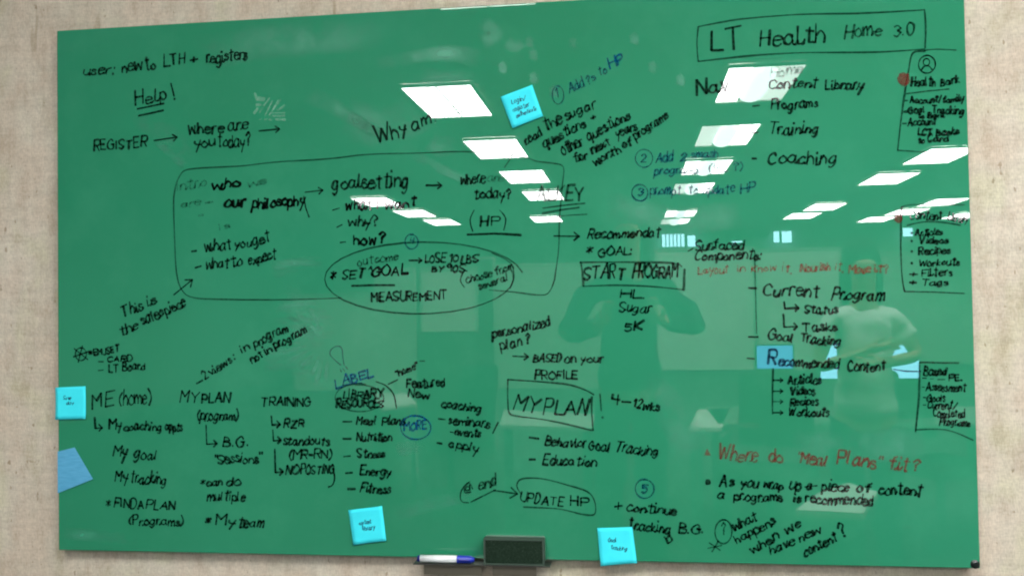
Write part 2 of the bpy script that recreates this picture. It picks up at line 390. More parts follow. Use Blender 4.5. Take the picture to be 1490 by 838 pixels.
window('far window with vertical blinds, reflected beside the word Recommendat', 963, 339, 996, 359, 23.2)
window('narrow far window, left of the pair reflected above Components', 1125, 333, 1134, 353, 23.2, False)
window('narrow far window, right of the pair reflected above Components', 1137, 336, 1152, 353, 23.2, False)
window('small slanted far window just right of the blinds window', 1000, 343, 1012, 359, 23.2, False)
window('narrow bright slot window low on the back wall, reflected left of the pair', 1065, 351, 1080, 353, 23.2, False)
panel_at('hanging_panel', 'large dark square panel on the back wall, reflected above the word Surfaced', 'panel', 1052, 306, 1118, 346, 22.6, M['wall_dark'])
window('far window pane reflected behind the word Articles in the box', 1313, 331, 1328, 344, 23.2, False)

# ------------------------------------------------------------------ people (seen as reflections)
FOLD = bpy.data.textures.new('cloth_folds', 'CLOUDS'); FOLD.noise_scale = .11; FOLD.noise_depth = 2
def skinned(name, pts, edges, m, parent, sub=2):
    me = bpy.data.meshes.new(name); me.from_pydata([p[:3] for p in pts], edges, []); me.update()
    o = bpy.data.objects.new(name, me); COL.objects.link(o)
    sk = o.modifiers.new('Skin', 'SKIN'); o.modifiers.new('Sub', 'SUBSURF').levels = sub; o.modifiers['Sub'].render_levels = sub
    if name in ('shirt', 'trousers'):
        o.modifiers['Sub'].render_levels = o.modifiers['Sub'].levels = 3
        dm = o.modifiers.new('Folds', 'DISPLACE'); dm.texture = FOLD; dm.strength = .05; dm.mid_level = .5
    for i, p in enumerate(pts):
        r = p[3] if len(p) > 3 else .05
        ry = p[4] if len(p) > 4 else r
        me.skin_vertices[0].data[i].radius = (r, ry)
    me.skin_vertices[0].data[0].use_root = True
    dg = bpy.context.evaluated_depsgraph_get(); dg.update()
    m2 = bpy.data.meshes.new_from_object(o.evaluated_get(dg)); bpy.data.objects.remove(o)
    m2.materials.clear(); m2.materials.append(m); m2.polygons.foreach_set('use_smooth', [True]*len(m2.polygons))
    o = bpy.data.objects.new(name, m2); COL.objects.link(o); o.parent = parent; o.location = tuple(-Vector(parent['_w']))
    return o
def ell(bm, c, r, seg=20, rot=None):
    Mx = Matrix.Translation(c) @ (rot or Matrix.Identity(4)) @ Matrix.Diagonal((*r, 1))
    bmesh.ops.create_uvsphere(bm, u_segments=seg, v_segments=seg//2+2, radius=1, matrix=Mx); return bm
def person(label, x, y, hz, elbow, wrist, tip, top, sleeve, lean=0.0):
    '''stands at (x, y) facing +y (the board); hz = height of the head centre; elbow/wrist: (dx, dy, z) for each side'''
    t = thing('person', label, 'person', (x, y, 0))
    sh = hz-.25; hip = hz-.72; kn = hip*.53
    P = [(x, y, hip, .13, .10), (x, y, hip+.2, .115, .085), (x, y, sh-.12, .135, .095), (x, y, sh-.01, .09, .07), (x, y, sh+.07, .052, .052), (x, y+.01, hz-.07, .06, .06), (x, y+.015, hz, .075, .092), (x, y+.01, hz+.06, .07, .085)]
    Ed = [(i, i+1) for i in range(7)]
    for s in (-1, 1):
        e, wv, tv = elbow[s], wrist[s], tip[s]
        b = len(P)
        P += [(x+s*.165, y, sh-.01, .048), (x+e[0], y+e[1], e[2], .036), (x+wv[0], y+wv[1], wv[2], .024), ]
        Ed += [(3, b), (b, b+1), (b+1, b+2)]
        wr = Vector(P[b+2][:3]); d = Vector((x+tv[0], y+tv[1], tv[2])) - wr; d.normalize()
        pr = wr + d*.055; P.append((*pr, .026, .014)); Ed.append((b+2, b+3))
        side = d.cross(Vector((0, 1, 0.2))).normalized()
        for k_, (o_, ln) in enumerate(((-.024, .062), (-.008, .072), (.008, .068), (.024, .055))):
            q = pr + side*o_ + d*.03; q2 = q + d*ln*.5 + Vector((0, .012, -.004)); c_ = len(P)
            P += [(*q, .0095), (*q2, .0085)]; Ed += [(b+3, c_), (c_, c_+1)]
        th = wr + d*.03 + side*(-.038*s); c_ = len(P); P += [(*th, .0105), (*(th + d*.03), .009)]; Ed += [(b+2, c_), (c_, c_+1)]
        b = len(P)
        P += [(x+s*.09, y, hip-.1, .085), (x+s*.1, y+.01, kn, .055), (x+s*.1, y-.01, .1, .04), (x+s*.105, y+.12, .035, .035, .028)]
        Ed += [(0, b), (b, b+1), (b+1, b+2), (b+2, b+3)]
    skinned('body', P, Ed, M['skin'], t)
    S = [(x, y, hip-.04, .172, .135), (x, y, hip+.05, .16, .125), (x, y, hip+.22, .135, .105), (x, y, sh-.12, .155, .115), (x, y, sh, .11, .085)]; SE = [(0, 1), (1, 2), (2, 3), (3, 4)]
    for s in (-1, 1):
        e = Vector((x+elbow[s][0], y+elbow[s][1], elbow[s][2])); a0 = Vector((x+s*.165, y, sh-.01)); en = a0.lerp(e, .62 if sleeve == 'short' else .98)
        b = len(S); S += [(*a0, .064), (*en, .056)]; SE += [(4, b), (b, b+1)]
        if sleeve == 'long':
            wv = Vector((x+wrist[s][0], y+wrist[s][1], wrist[s][2])); S += [(*e.lerp(wv, .9), .036)]; SE += [(b+1, b+2)]
    skinned('shirt', S, SE, M[top], t)
    T = [(x, y, hip+.0, .135, .105)]; TE = []
    for s in (-1, 1):
        b = len(T); T += [(x+s*.09, y, hip-.12, .10), (x+s*.1, y+.01, kn, .072), (x+s*.1, y-.01, .09, .06)]; TE += [(0, b), (b, b+1), (b+1, b+2)]
    skinned('trousers', T, TE, M['jeans'], t)
    for s in (-1, 1):
        bm = bmesh.new(); ell(bm, (x+s*.105, y+.06, .045), (.045, .13, .045)); obj('shoe', bm, M['shoe'], t, True)
    bm = bmesh.new(); ell(bm, (x, y-.02, hz+.045), (.092, .105, .10)); ell(bm, (x, y-.055, hz-.07), (.088, .062, .16)); ell(bm, (x-.075, y-.02, hz-.06), (.03, .05, .15)); ell(bm, (x+.075, y-.02, hz-.06), (.03, .05, .15))
    obj('hair', bm, M['hair'], t, True)
    for s in (-1, 1):
        bm = bmesh.new(); ell(bm, (x+s*.031, y+.097, hz+.005), (.013, .008, .007), 12); obj('eye', bm, M['eye'], t, True)
    bm = bmesh.new(); ell(bm, (x, y+.108, hz-.022), (.012, .018, .024), 12); obj('nose', bm, M['skin'], t, True)
    bm = bmesh.new(); ell(bm, (x, y+.094, hz-.055), (.024, .008, .007), 12); obj('mouth', bm, M['lip'], t, True)
    return t
person('person in a dark top holding up a phone, reflected below the START PROGRAM box', CX-.01, -2.40, 1.84,
       {-1: (-.30, .12, 1.36), 1: (.31, .12, 1.39)}, {-1: (-.11, .32, 1.41), 1: (.13, .32, 1.42)}, {-1: (-.07, .35, 1.52), 1: (.09, .35, 1.53)}, 'dark_top', 'long')
t = thing('smartphone', 'black phone held up sideways by the person in the dark top', 'phone', (CX, -2.05, CZ))
obj('casing', box((CX-.075, -2.046, CZ-.037), (CX+.075, -2.038, CZ+.037), .003), M['phone'], t)
bm = cyl(bmesh.new(), (CX+.055, -2.038, CZ+.02), (CX+.055, -2.0355, CZ+.02), .006); obj('camera_lens', bm, M['steel'], t)
wp = mirrored(1254, 390, 4.75)
person('person in a white short-sleeved shirt with folded arms, reflected behind the Current Program list', wp.x, wp.y, wp.z,
       {-1: (-.235, .03, wp.z-.50), 1: (.25, .03, wp.z-.44)}, {-1: (.0, .19, wp.z-.40), 1: (.02, .21, wp.z-.47)}, {-1: (.12, .20, wp.z-.36), 1: (-.1, .22, wp.z-.46)}, 'tee', 'short')
# ------------------------------------------------------------------ the glass board
board = thing('glass_board', 'large green back-painted glass writing board on the beige wall', 'writing board', (0, 0, BZ))
bm = bx(bmesh.new(), (0, 0, BZ), (BW, .006, BZ+BH), .0018)
for f in bm.faces:
    c = f.calc_center_median(); f.material_index = 0 if abs(f.normal.y) > .9 else 1
obj('glass_panel', bm, [M['glass'], M['glass_edge']], board)
obj('back_spacer', box((.03, .0065, BZ+.03), (BW-.03, WY-.004, BZ+BH-.03)), M['seal'], board)
x, z = BW-.0098, BZ+.0085
bm = cyl(bmesh.new(), (x, -.0018, z), (x, WY-.003, z), .0088, n=28); cyl(bm, (x, -.0045, z), (x, -.0018, z), .0045, .0088, n=28)
obj('corner_bolt', bm, M['bolt'], board, label='round black bolt through the lower right corner')

# ---- single-stroke hand alphabet: points as xy pairs on a grid (A..D = -1..-4), '-' before straight strokes
G = {
'a': (5, '442503012042;45415 0'.replace(' ', '')), 'b': (4, '0800;032543412001'), 'c': (4, '442503012041'), 'd': (4, '442503012042;4840'),
'e': (4, '03434425040120 41'.replace(' ', '')), 'f': (4, '48372720;-0545'), 'g': (5, '442503012042;45424A2C0B'), 'h': (4, '0800;03254340'),
'i': (1, '-0500;-0708'), 'j': (2, '252A0C;-2728'), 'k': (4, '-0800;-350240'), 'l': (2, '08020110'), 'm': (6, '0500;03253330;33556360'),
'n': (4, '0500;03254340'), 'o': (4, '25030120414325'), 'p': (4, '050C;042543412001'), 'q': (5, '442503012042;454C5B'), 'r': (3, '0500;031535'),
's': (3, '341504133231 1001'.replace(' ', '')), 't': (4, '28212030;-0646'), 'u': (4, '0502012042;-4540'), 'v': (4, '-052045'), 'w': (6, '-0510345065'),
'x': (4, '-0540;-4500'), 'y': (4, '05032242;-451C'), 'z': (4, '-05450040'),
'A': (6, '-003860;-1353'), 'B': (5, '0800;08374504;0443524000'), 'C': (5, '56380602 2051'.replace(' ', '')), 'D': (5, '0800;0838543000'),
'E': (5, '-58080050;-0444'), 'F': (5, '-580800;-0444'), 'G': (6, '563805022051 54;-3464'.replace(' ', '')), 'H': (5, '-0800;-5850;-0454'),
'I': (1, '-0800'), 'J': (4, '48412001'), 'K': (5, '-0800;-580450'), 'L': (4, '-080050'), 'M': (6, '-0008346860'), 'N': (5, '-00085058'),
'O': (6, '380502306265 38'.replace(' ', '')), 'P': (5, '0800;0848564404'), 'R': (5, '0800;0848564404;-2450'), 'S': (5, '5738070533523001'),
'T': (6, '-0868;-3830'), 'U': (5, '080220405258'), 'V': (6, '-083068'), 'W': (8, '-0820466088'), 'X': (6, '-0860;-6800'), 'Y': (6, '-083468;-3430'), 'Z': (5, '-08580050'),
'0': (4, '28060220424628'), '1': (2, '-0628 20'.replace(' ', '')), '2': (4, '0628463400 40'.replace(' ', '')), '3': (4, '0728462443200 1'.replace(' ', '')),
'4': (4, '-080444;-3830'), '5': (4, '-480805;0535422001'), '9': (4, '462806244640'), '?': (4, '062846242 2;-2120'.replace(' ', '')), '!': (1, '-0802;-0100'),
':': (1, '-0001;-0405'), '.': (1, '-0001'), ',': (1, '-100A'), '+': (4, '-2125;-0343'), '-': (3, '-0333'), '/': (4, '-0A48'),
'(': (2, '2805022A'), ')': (2, '0825220A'), '"': (2, '-0806;-2826'), "'": (1, '-0806'), '*': (5, '-0642;-0246;-2721'),
'@': (6, '442503224346 41;6256380501205 0'.replace(' ', '')),
}
YM = {'A': -1, 'B': -2, 'C': -3, 'D': -4}
def strokes_of(ch):
    w_, s = G[ch]; out = []
    for st in s.split(';'):
        straight = st[0] == '-'; st = st.lstrip('-')
        out.append((straight, [(int(st[i]), YM.get(st[i+1]) if st[i+1] in YM else int(st[i+1])) for i in range(0, len(st)-1, 2)]))
    return w_, out
def spline(p, n=4):
    if len(p) < 3: return p
    q = [p[0]] + p + [p[-1]]
    if p[0] == p[-1]: q[0] = p[-2]; q[-1] = p[1]
    o = []
    for i in range(1, len(q)-2):
        a, b, c, d = q[i-1:i+3]
        for k_ in range(n):
            t = k_/n
            o.append(tuple(.5*((2*b[j]) + (c[j]-a[j])*t + (2*a[j]-5*b[j]+4*c[j]-d[j])*t*t + (3*b[j]-a[j]-3*c[j]+d[j])*t**3) for j in (0, 1)))
    o.append(p[-1]); return o
class Ink:
    'collects pen strokes given in photograph pixels and lays them on the glass'
    def __init__(s, y=-.0004): s.v = []; s.f = []; s.k = random.randrange(20); s.y0 = y
    def stroke(s, pts, w=2.1, smooth=True):
        if len(pts) < 2: return
        for i in range(1, len(pts)-1):                        # a sharp turn of the pen starts a new ribbon
            a, b = Vector(pts[i])-Vector(pts[i-1]), Vector(pts[i+1])-Vector(pts[i])
            if a.length > 0 and b.length > 0 and a.angle(b) > (.9 if not smooth else 1.75):
                s.stroke(pts[:i+1], w, smooth); s.stroke(pts[i:], w, smooth); return
        p = [Vector(pb(*q)) for q in (spline([tuple(map(float, q)) for q in pts]) if smooth else pts)]
        r = [p[0]]
        for q in p[1:]:
            if (q-r[-1]).length > .0008: r.append(q)
        if len(r) < 2: r.append(r[0] + Vector((.001, 0)))
        p = r; hw = w*.00146/2*random.uniform(.82, 1.2); s.k += 1; yy = s.y0 - (s.k % 24)*.00002
        a = (p[0]-p[1]).normalized(); b = (p[-1]-p[-2]).normalized()
        p = [p[0]+a*hw*.55] + p + [p[-1]+b*hw*.55]
        base = len(s.v); n = len(p); ph = random.random()*6
        for i, q in enumerate(p):
            t = (p[min(i+1, n-1)] - p[max(i-1, 0)]); t = t.normalized() if t.length > 1e-9 else Vector((1, 0))
            nn = Vector((-t.y, t.x)); e = .5 if i in (0, n-1) else 1
            h = hw*e*(1 + .24*math.sin(ph + i*.55) + random.uniform(-.1, .1)); y = yy - i*.000004
            s.v += [(q.x+nn.x*h, y, q.y+nn.y*h), (q.x-nn.x*h, y, q.y-nn.y*h)]
        for i in range(n-1):
            j = base+2*i; s.f.append((j, j+1, j+3, j+2))
    def text(s, txt, x0, y0, x1, y1, h, w=2.1, slant=.14, jit=.17):
        gs = []; cur = 0
        for ch in txt:
            if ch == ' ': cur += 3.6; continue
            wd, st = strokes_of(ch); gs.append((cur, wd, st, ch)); cur += wd + 1.5
        tot = max(1, cur-1.5); dx, dy = x1-x0, y1-y0; ln = math.hypot(dx, dy); ux, uy = dx/ln, dy/ln
        sx = ln/tot; sy = h/8.0; nx, ny = uy, -ux
        sgn = random.uniform(-.09, .09); h0 = random.uniform(.92, 1.05); sy *= h0; wob = random.uniform(0, 6)
        for gi, (c0, wd, st, ch) in enumerate(gs):
            oy = random.uniform(-.5, .5) + .5*math.sin(wob+gi*1.1); sc = random.uniform(.8, 1.14); gw = random.uniform(.84, 1.1); sl = slant + sgn + random.uniform(-.1, .1); rot = random.uniform(-.08, .08)
            if gi+1 < len(gs) and ch.islower() and gs[gi+1][3].islower() and gs[gi+1][0]-c0-wd < 2 and ch not in 'gjoy' and random.random() < .6:
                st = st + [(False, [(wd-.4, .3), (wd+.6, .3), (wd+1.6, 2.2)])]
            for straight, pts in st:
                q = []
                for (gx, gy) in pts:
                    gx_ = c0 + gx*gw + random.uniform(-jit, jit)*1.2; gy_ = gy*sc + oy + random.uniform(-jit, jit)*1.2
                    X = gx_*sx + gy_*sy*sl; Y = gy_*sy + (gx-wd/2)*sx*rot
                    q.append((x0 + ux*X + nx*Y, y0 + uy*X + ny*Y))
                s.stroke(q, w, not straight)
    def circle(s, x, y, rx, ry, w=1.8, a0=-100, turn=385, tilt=0):
        q = []
        for i in range(33):
            a = math.radians(a0 + turn*i/32); e = 1 + .03*math.sin(a*1.5+x) + .05*i/32
            X, Y = rx*e*math.cos(a), ry*e*math.sin(a); c_, s_ = math.cos(tilt), math.sin(tilt)
            q.append((x+X*c_-Y*s_, y+X*s_+Y*c_))
        s.stroke(q, w, False)
    def arrow(s, pts, w=2.1, head=9):
        s.stroke(pts, w); (ax, ay), (bx_, by) = pts[-2], pts[-1]; a = math.atan2(by-ay, bx_-ax)
        s.stroke([(bx_-head*math.cos(a+.65), by-head*math.sin(a+.65)), (bx_, by), (bx_-head*math.cos(a-.65), by-head*math.sin(a-.65))], w, False)
    def dot(s, x, y, rx, ry, tri=False):
        n = 3 if tri else 18; c = pb(x, y); base = len(s.v); s.k += 1; yy = s.y0-.0003-(s.k % 24)*.00002
        s.v.append((c[0], yy, c[1]))
        for i in range(n):
            a = 2*math.pi*i/n - math.pi/2; e = random.uniform(.88, 1.1); q = pb(x+rx*e*math.cos(a), y+ry*e*math.sin(a)); s.v.append((q[0], yy, q[1]))
        for i in range(n): s.f.append((base, base+1+(i+1) % n, base+1+i))
    def done(s, name, m, parent, label=None):
        o = obj(name, (s.v, s.f), m, parent)
        if label: o['label'] = label
        return o

CN = {'black': 'black', 'bold': 'heavy black', 'thin': 'thin black', 'faint': 'half-wiped', 'blue': 'blue', 'blues': 'strong blue', 'red': 'red', 'redf': 'faint red'}
def note(kind, rows, say=None, name='handwriting'):
    'rows: T text / S smooth stroke / P straight polyline / A arrow / C circle / D dot'
    if name == 'handwriting' and len(rows) > 1 and rows[0][0] == 'P' and any(r[0] == 'T' for r in rows) and len(rows[0][1]) == 2:
        note(kind, [rows[0]], 'short dash before the word ' + [r for r in rows if r[0] == 'T'][0][1], 'drawn_dash'); rows = rows[1:]
    k_ = Ink(); words = []
    W0 = {'black': 2.95, 'bold': 3.6, 'thin': 2.1, 'faint': 2.4, 'blue': 2.4, 'blues': 2.5, 'red': 2.4, 'redf': 2.0}[kind]
    for r in rows:
        c = r[0]
        if c == 'T': k_.text(*r[1:7], w=(r[7]*1.2 if len(r) > 7 else W0)); words.append(r[1])
        elif c == 'S': k_.stroke(r[1], r[2] if len(r) > 2 else W0)
        elif c == 'P': k_.stroke(r[1], r[2] if len(r) > 2 else W0, False)
        elif c == 'A': k_.arrow(r[1], r[2] if len(r) > 2 else W0, r[3] if len(r) > 3 else 9)
        elif c == 'C': k_.circle(*r[1:])
        elif c == 'D': k_.dot(*r[1:])
    lab = say or (CN[kind] + ' handwriting reading ' + ' '.join(words).replace('"', ''))
    return k_.done(name, M[kind], board, lab)
def hook(x0, y0, x1, y1, x2): return [('P', [(x0, y0), (x0+1, y1), (x2, y1-1)]), ('P', [(x2-5, y1-6), (x2, y1-1), (x2-5, y1+4)])]

# ---- left and upper left
note('black', [('T', 'user:', 121, 111, 167, 107, 16), ('T', 'new', 178, 105, 206, 102, 17), ('T', 'to', 213, 103, 227, 101, 18), ('T', 'LTH', 239, 98, 269, 94, 17), ('T', '+', 277, 94, 288, 92, 14), ('T', 'registers', 301, 93, 360, 86, 18)])
note('black', [('T', 'Help', 197, 153, 243, 145, 21), ('T', '!', 254, 145, 257, 144, 27), ('P', [(200, 159), (239, 151)]), ('P', [(202, 169), (238, 161)])], 'black underlined handwriting reading Help!')
note('black', [('T', 'REGISTER', 137, 220, 213, 214, 15), ('A', [(224, 205), (258, 200)], 2.4, 8)])
note('black', [('T', 'where', 275, 198, 325, 193, 18), ('T', 'are', 333, 192, 361, 189, 17), ('A', [(377, 191), (407, 188)], 2.5, 8), ('T', 'you', 284, 217, 313, 213, 17), ('T', 'today?', 317, 215, 364, 213, 18)])
note('black', [('T', 'Why', 548, 208, 593, 194, 23), ('T', 'am', 600, 189, 628, 180, 21, 2.6)])
note('faint', [('T', 'I', 634, 178, 637, 177, 13), ('T', 'failing', 645, 172, 692, 158, 13)])  # pale ink paints in the light reflected over these words
note('thin', [('S', [(712, 422), (748, 425), (780, 429), (797, 427), (806, 410), (808, 399), (813, 361), (814, 321), (818, 272), (820, 244), (805, 238), (781, 235), (757, 228), (682, 221), (612, 223), (534, 225), (477, 231.5), (402, 236), (348, 242), (279, 246), (262, 256), (254, 280), (253, 307), (254.5, 350), (257, 396), (265, 422), (282, 433), (326, 435.5), (420, 436), (497, 433.5)], 1.9), ('S', [(749, 220), (742, 232), (734, 244)], 1.8)], 'long thin rounded outline drawn round the sales steps', 'drawn_outline')
note('faint', [('T', 'Intro', 258, 277, 300, 272, 15)]); note('faint', [('T', 'we', 361, 272, 388, 267, 11)]); note('faint', [('T', 'are', 265, 302, 291, 299, 12), ('T', '+', 299, 299, 311, 297, 8)]); note('faint', [('T', 'is', 320, 335, 336, 331, 9)]); note('faint', [('P', [(289, 314), (296, 313)])], 'faint short dash under the word are', 'drawn_dash')
note('bold', [('T', 'who', 309, 275, 349, 272, 14, 3.4), ('T', 'our', 327, 303, 358, 300, 18, 3.4), ('T', 'philosophy', 367, 304, 443, 298, 17, 2.9)])
note('black', [('S', [(442, 286), (445, 302), (450, 316)]), ('A', [(444, 280), (470, 277)], 2.5, 8)], 'short black arrow after the word philosophy', 'drawn_arrow')
note('black', [('P', [(279, 366), (286, 365)]), ('T', 'what', 299, 367, 338, 361, 16), ('T', 'you', 342, 361, 366, 358, 14), ('T', 'get', 369, 357, 393, 350, 15)])
note('black', [('P', [(284, 390), (293, 387)]), ('T', 'what', 300, 392, 333, 388, 15), ('T', 'to', 337, 388, 352, 385, 14), ('T', 'expect', 362, 385, 402, 377, 15)])
note('black', [('A', [(253, 429), (280, 407)], 3.0, 11)], 'black arrow pointing up to the long outline', 'drawn_arrow')
note('black', [('T', 'This', 178, 463, 209, 450, 16), ('T', 'is', 216, 446, 229, 441, 15)])
note('black', [('T', 'the', 176, 487, 202, 479, 15), ('T', 'sales', 208, 473, 238, 459, 16), ('T', 'piece', 242, 458, 272, 446, 15)])
note('black', [('C', 118, 515, 8, 9, 2.4), ('P', [(108, 507), (128, 523)], 2), ('P', [(120, 503), (114, 527)], 2), ('P', [(107, 519), (130, 511)], 2), ('T', '*', 129, 516, 135, 516, 8), ('T', 'EMJSET', 137, 517, 174, 512, 10)])
note('black', [('P', [(143, 526), (151, 526)], 1.6), ('T', 'CARD', 157, 527, 192, 525, 9)]); note('black', [('P', [(143, 539), (151, 538)], 1.6), ('T', 'LT Board', 159, 541, 211, 537, 11)])
note('black', [('T', 'ME', 134, 594, 167, 587, 23), ('T', '(home)', 174, 590, 220, 586, 20, 2.0)])
note('black', hook(138, 607, 140, 623, 149) + [('T', 'My', 159, 624, 177, 623, 14), ('T', 'coaching', 181, 625, 236, 626, 13), ('T', 'appts', 241, 626, 265, 626, 14)])
note('black', [('T', 'My', 165, 663, 185, 664, 17), ('T', 'goal', 195, 666, 228, 668, 15)])
note('black', [('T', 'My', 167, 701, 187, 701, 18), ('T', 'tracking', 190, 701, 242, 704, 16)])
note('black', [('T', '*', 154, 737, 162, 737, 13), ('T', 'FIND', 166, 738, 198, 739, 14), ('T', 'A', 201, 739, 210, 739, 12), ('T', 'PLAN', 213, 739, 254, 741, 13)])
note('black', [('T', '(Programs)', 188, 762, 266, 764, 14)])
note('black', [('T', 'MY', 262, 585, 290, 585, 16), ('T', 'PLAN', 294, 585, 333, 585, 14)]); note('black', [('T', '(program)', 287, 611, 346, 611, 15)])
note('black', [('P', [(286, 558), (295, 553)]), ('T', '2', 298, 551, 304, 547, 14), ('T', 'views', 307, 546, 339, 527, 12), ('T', ':', 342, 524, 344, 523, 12)])
note('black', [('T', 'in', 353, 514, 365, 507, 13), ('T', 'program', 371, 505, 420, 481, 13)]); note('black', [('T', 'not', 367, 529, 384, 519, 12), ('T', 'in', 388, 516, 396, 511, 12), ('T', 'program', 401, 508, 447, 484, 12)])
note('black', hook(300, 618, 302, 646, 316) + [('T', 'B.G.', 325, 649, 362, 649, 14)]); note('black', [('T', '"Sessions"', 312, 673, 381, 673, 14)])
note('black', [('T', '*', 291, 705, 299, 705, 11), ('T', 'can', 301, 706, 323, 706, 13), ('T', 'do', 330, 706, 348, 706, 13), ('T', 'multiple', 302, 727, 357, 728, 13)])
note('black', [('T', '*', 299, 762, 309, 762, 14), ('T', 'My', 314, 764, 342, 766, 15), ('T', 'team', 346, 766, 383, 768, 16)])
note('black', [('T', 'TRAINING', 380, 590, 453, 591, 13)])
note('black', hook(395, 605, 397, 618, 408) + [('T', 'RZR', 413, 621, 443, 621, 13)])
note('black', hook(397, 625, 400, 641, 409) + [('T', 'standouts', 412, 647, 479, 647, 13), ('T', '(MR-RN)', 421, 667, 482, 666, 13)])
note('black', hook(400, 653, 403, 687, 412) + [('T', 'NO', 416, 690, 434, 689, 12), ('T', 'POSTING', 438, 689, 486, 688, 13), ('S', [(485, 680), (487, 695), (484, 705), (478, 708)])])
# ---- centre left
note('black', [('T', 'goalsetting', 484, 275, 595, 272, 21, 2.8)]); note('black', [('A', [(620, 270), (643, 270)], 2.2, 8)], 'small black arrow after the word goalsetting', 'drawn_arrow')
note('bold', [('P', [(484, 306), (494, 303)], 2), ('T', 'what', 503, 307, 542, 304, 17, 2.7), ('T', 'I', 549, 304, 551, 304, 13, 2.5), ('T', 'want', 561, 304, 605, 300, 13, 2.7)])
note('black', [('P', [(490, 331), (498, 327)], 1.8), ('T', 'why?', 507, 330, 549, 328, 16, 2.7)]); note('bold', [('P', [(495, 353), (503, 352)], 1.4), ('T', 'how?', 515, 356, 559, 354, 15, 2.8)])
note('black', [('T', 'where', 670, 270, 706, 265, 15)]); note('faint', [('T', 'are', 710, 265, 732, 263, 12), ('T', 'you', 738, 266, 772, 263, 13)])  # second note paled to paint in the reflected ceiling light
note('black', [('T', 'today?', 690, 290, 743, 288, 16)])
note('black', [('T', 'HP', 699, 329, 727, 327, 15), ('S', [(690, 306), (684, 320), (688, 337)], 1.9), ('S', [(727, 306), (736, 318), (733, 335)], 1.9), ('P', [(680, 341.5), (720, 340), (758, 342)], 5)], 'black handwriting reading HP in brackets over a heavy underline')
note('thin', [('C', 614, 404, 137, 51, 2.3, -20, 372), ('S', [(716, 368), (742, 382), (748, 402), (742, 420)], 1.8)], 'thin dark ellipse drawn round SET GOAL', 'drawn_ellipse')
note('blue', [('C', 599, 352, 9, 10.5, 1.8), ('T', '4', 596, 355, 602, 355, 9, 1.7)], 'small circled blue figure four on the ellipse')
note('thin', [('T', 'outcome', 521, 387, 580, 377, 12)]); note('black', [('A', [(595, 379), (614, 379)], 2.4, 6), ('T', 'LOSE', 619, 382, 648, 381, 13), ('T', '10', 654, 380, 666, 380, 11), ('T', 'LBS', 671, 382, 695, 382, 12)])
note('black', [('T', 'BY', 629, 395, 645, 395, 9), ('T', '90S.', 650, 395, 681, 395, 10)])
note('bold', [('T', '*', 480, 407, 491, 407, 17, 2.4), ('T', 'GOAL', 541, 402, 592, 399, 15, 2.9)]); note('black', [('T', 'SET', 498, 405, 530, 405, 15), ('T', 'A', 536, 393, 541, 393, 5, 1.6), ('P', [(512, 416), (540, 415), (574, 415)], 4.6)], 'black handwriting reading SET over a heavy underline')
note('black', [('T', 'MEASUREMENT', 541, 438, 650, 436, 13)]); note('thin', [('S', [(674, 396), (670, 408), (676, 418)]), ('T', 'choose', 679, 412, 716, 402, 11, 2.2), ('T', 'from', 721, 400, 748, 391, 11, 2.2), ('T', 'several', 698, 421, 740, 408, 10, 2.3)])
note('blue', [('S', [(496, 531), (489, 525), (481, 517), (481, 510), (486, 505), (493, 503.5), (498, 508), (499, 520), (501, 531)], 1.8), ('P', [(495, 537), (497, 541)], 1.4), ('P', [(499, 536), (502, 540)], 1.4), ('P', [(503, 533), (506, 537)], 1.4)], 'outline of a bulb drawn above the word LABEL', 'drawn_bulb')
note('blues', [('T', 'LABEL', 489, 565, 543, 547, 14, 2.3), ('S', [(498, 561), (512, 558), (527, 557)], 1.8)])
note('black', [('T', 'LIBRARY', 500, 579, 557, 578, 11, 2.6), ('T', 'RESOURCES', 490, 592, 557, 592, 12, 2.7)]); note('thin', [('C', 523, 579, 34, 19.5, 1.7)], 'thin oval drawn round LIBRARY RESOURCES', 'drawn_ellipse')
note('black', [('S', [(547, 555), (562, 561), (573, 574), (577, 594)], 2.4), ('P', [(565, 559), (579, 552)], 2.2)], 'curved black stroke beside the word LIBRARY', 'drawn_line')
note('black', [('T', '"home"', 577, 547, 609, 536, 10), ('P', [(611, 525), (618, 525)], 2.4)]); note('black', [('T', 'Featured', 592, 564, 647, 562, 13)]); note('black', [('T', 'New', 594, 578, 624, 580, 12)])
note('black', [('P', [(499, 613), (512, 613)]), ('T', 'Meal', 519, 617, 547, 617, 12), ('T', 'Plans', 556, 618, 588, 618, 13)])
note('blues', [('T', 'MORE', 588, 627, 621, 624, 12), ('C', 605, 622, 21, 17, 1.8, -100, 420)], 'strong blue handwriting reading MORE in a blue ring')
note('black', [('P', [(499, 638), (511, 638)]), ('T', 'Nutrition', 519, 641, 570, 641, 12)]); note('black', [('P', [(500, 664), (510, 663)]), ('T', 'Stress', 520, 666, 560, 665, 12)])
note('black', [('P', [(503, 688), (513, 687)]), ('T', 'Energy', 524, 690, 568, 692, 13)]); note('black', [('P', [(506, 711), (517, 711)]), ('T', 'Fitness', 524, 716, 567, 718, 14)])
note('black', [('T', 'coaching', 642, 592, 700, 600, 13)]); note('black', [('P', [(638, 609), (648, 610)]), ('T', 'seminars', 653, 616, 712, 622, 13), ('P', [(717, 630), (725, 614)], 2)])
note('black', [('P', [(655, 628), (660, 629)], 1.8), ('T', 'events', 662, 632, 699, 637, 12)]); note('black', [('P', [(636, 644), (643, 645)]), ('T', 'apply', 653, 650, 695, 658, 13)])
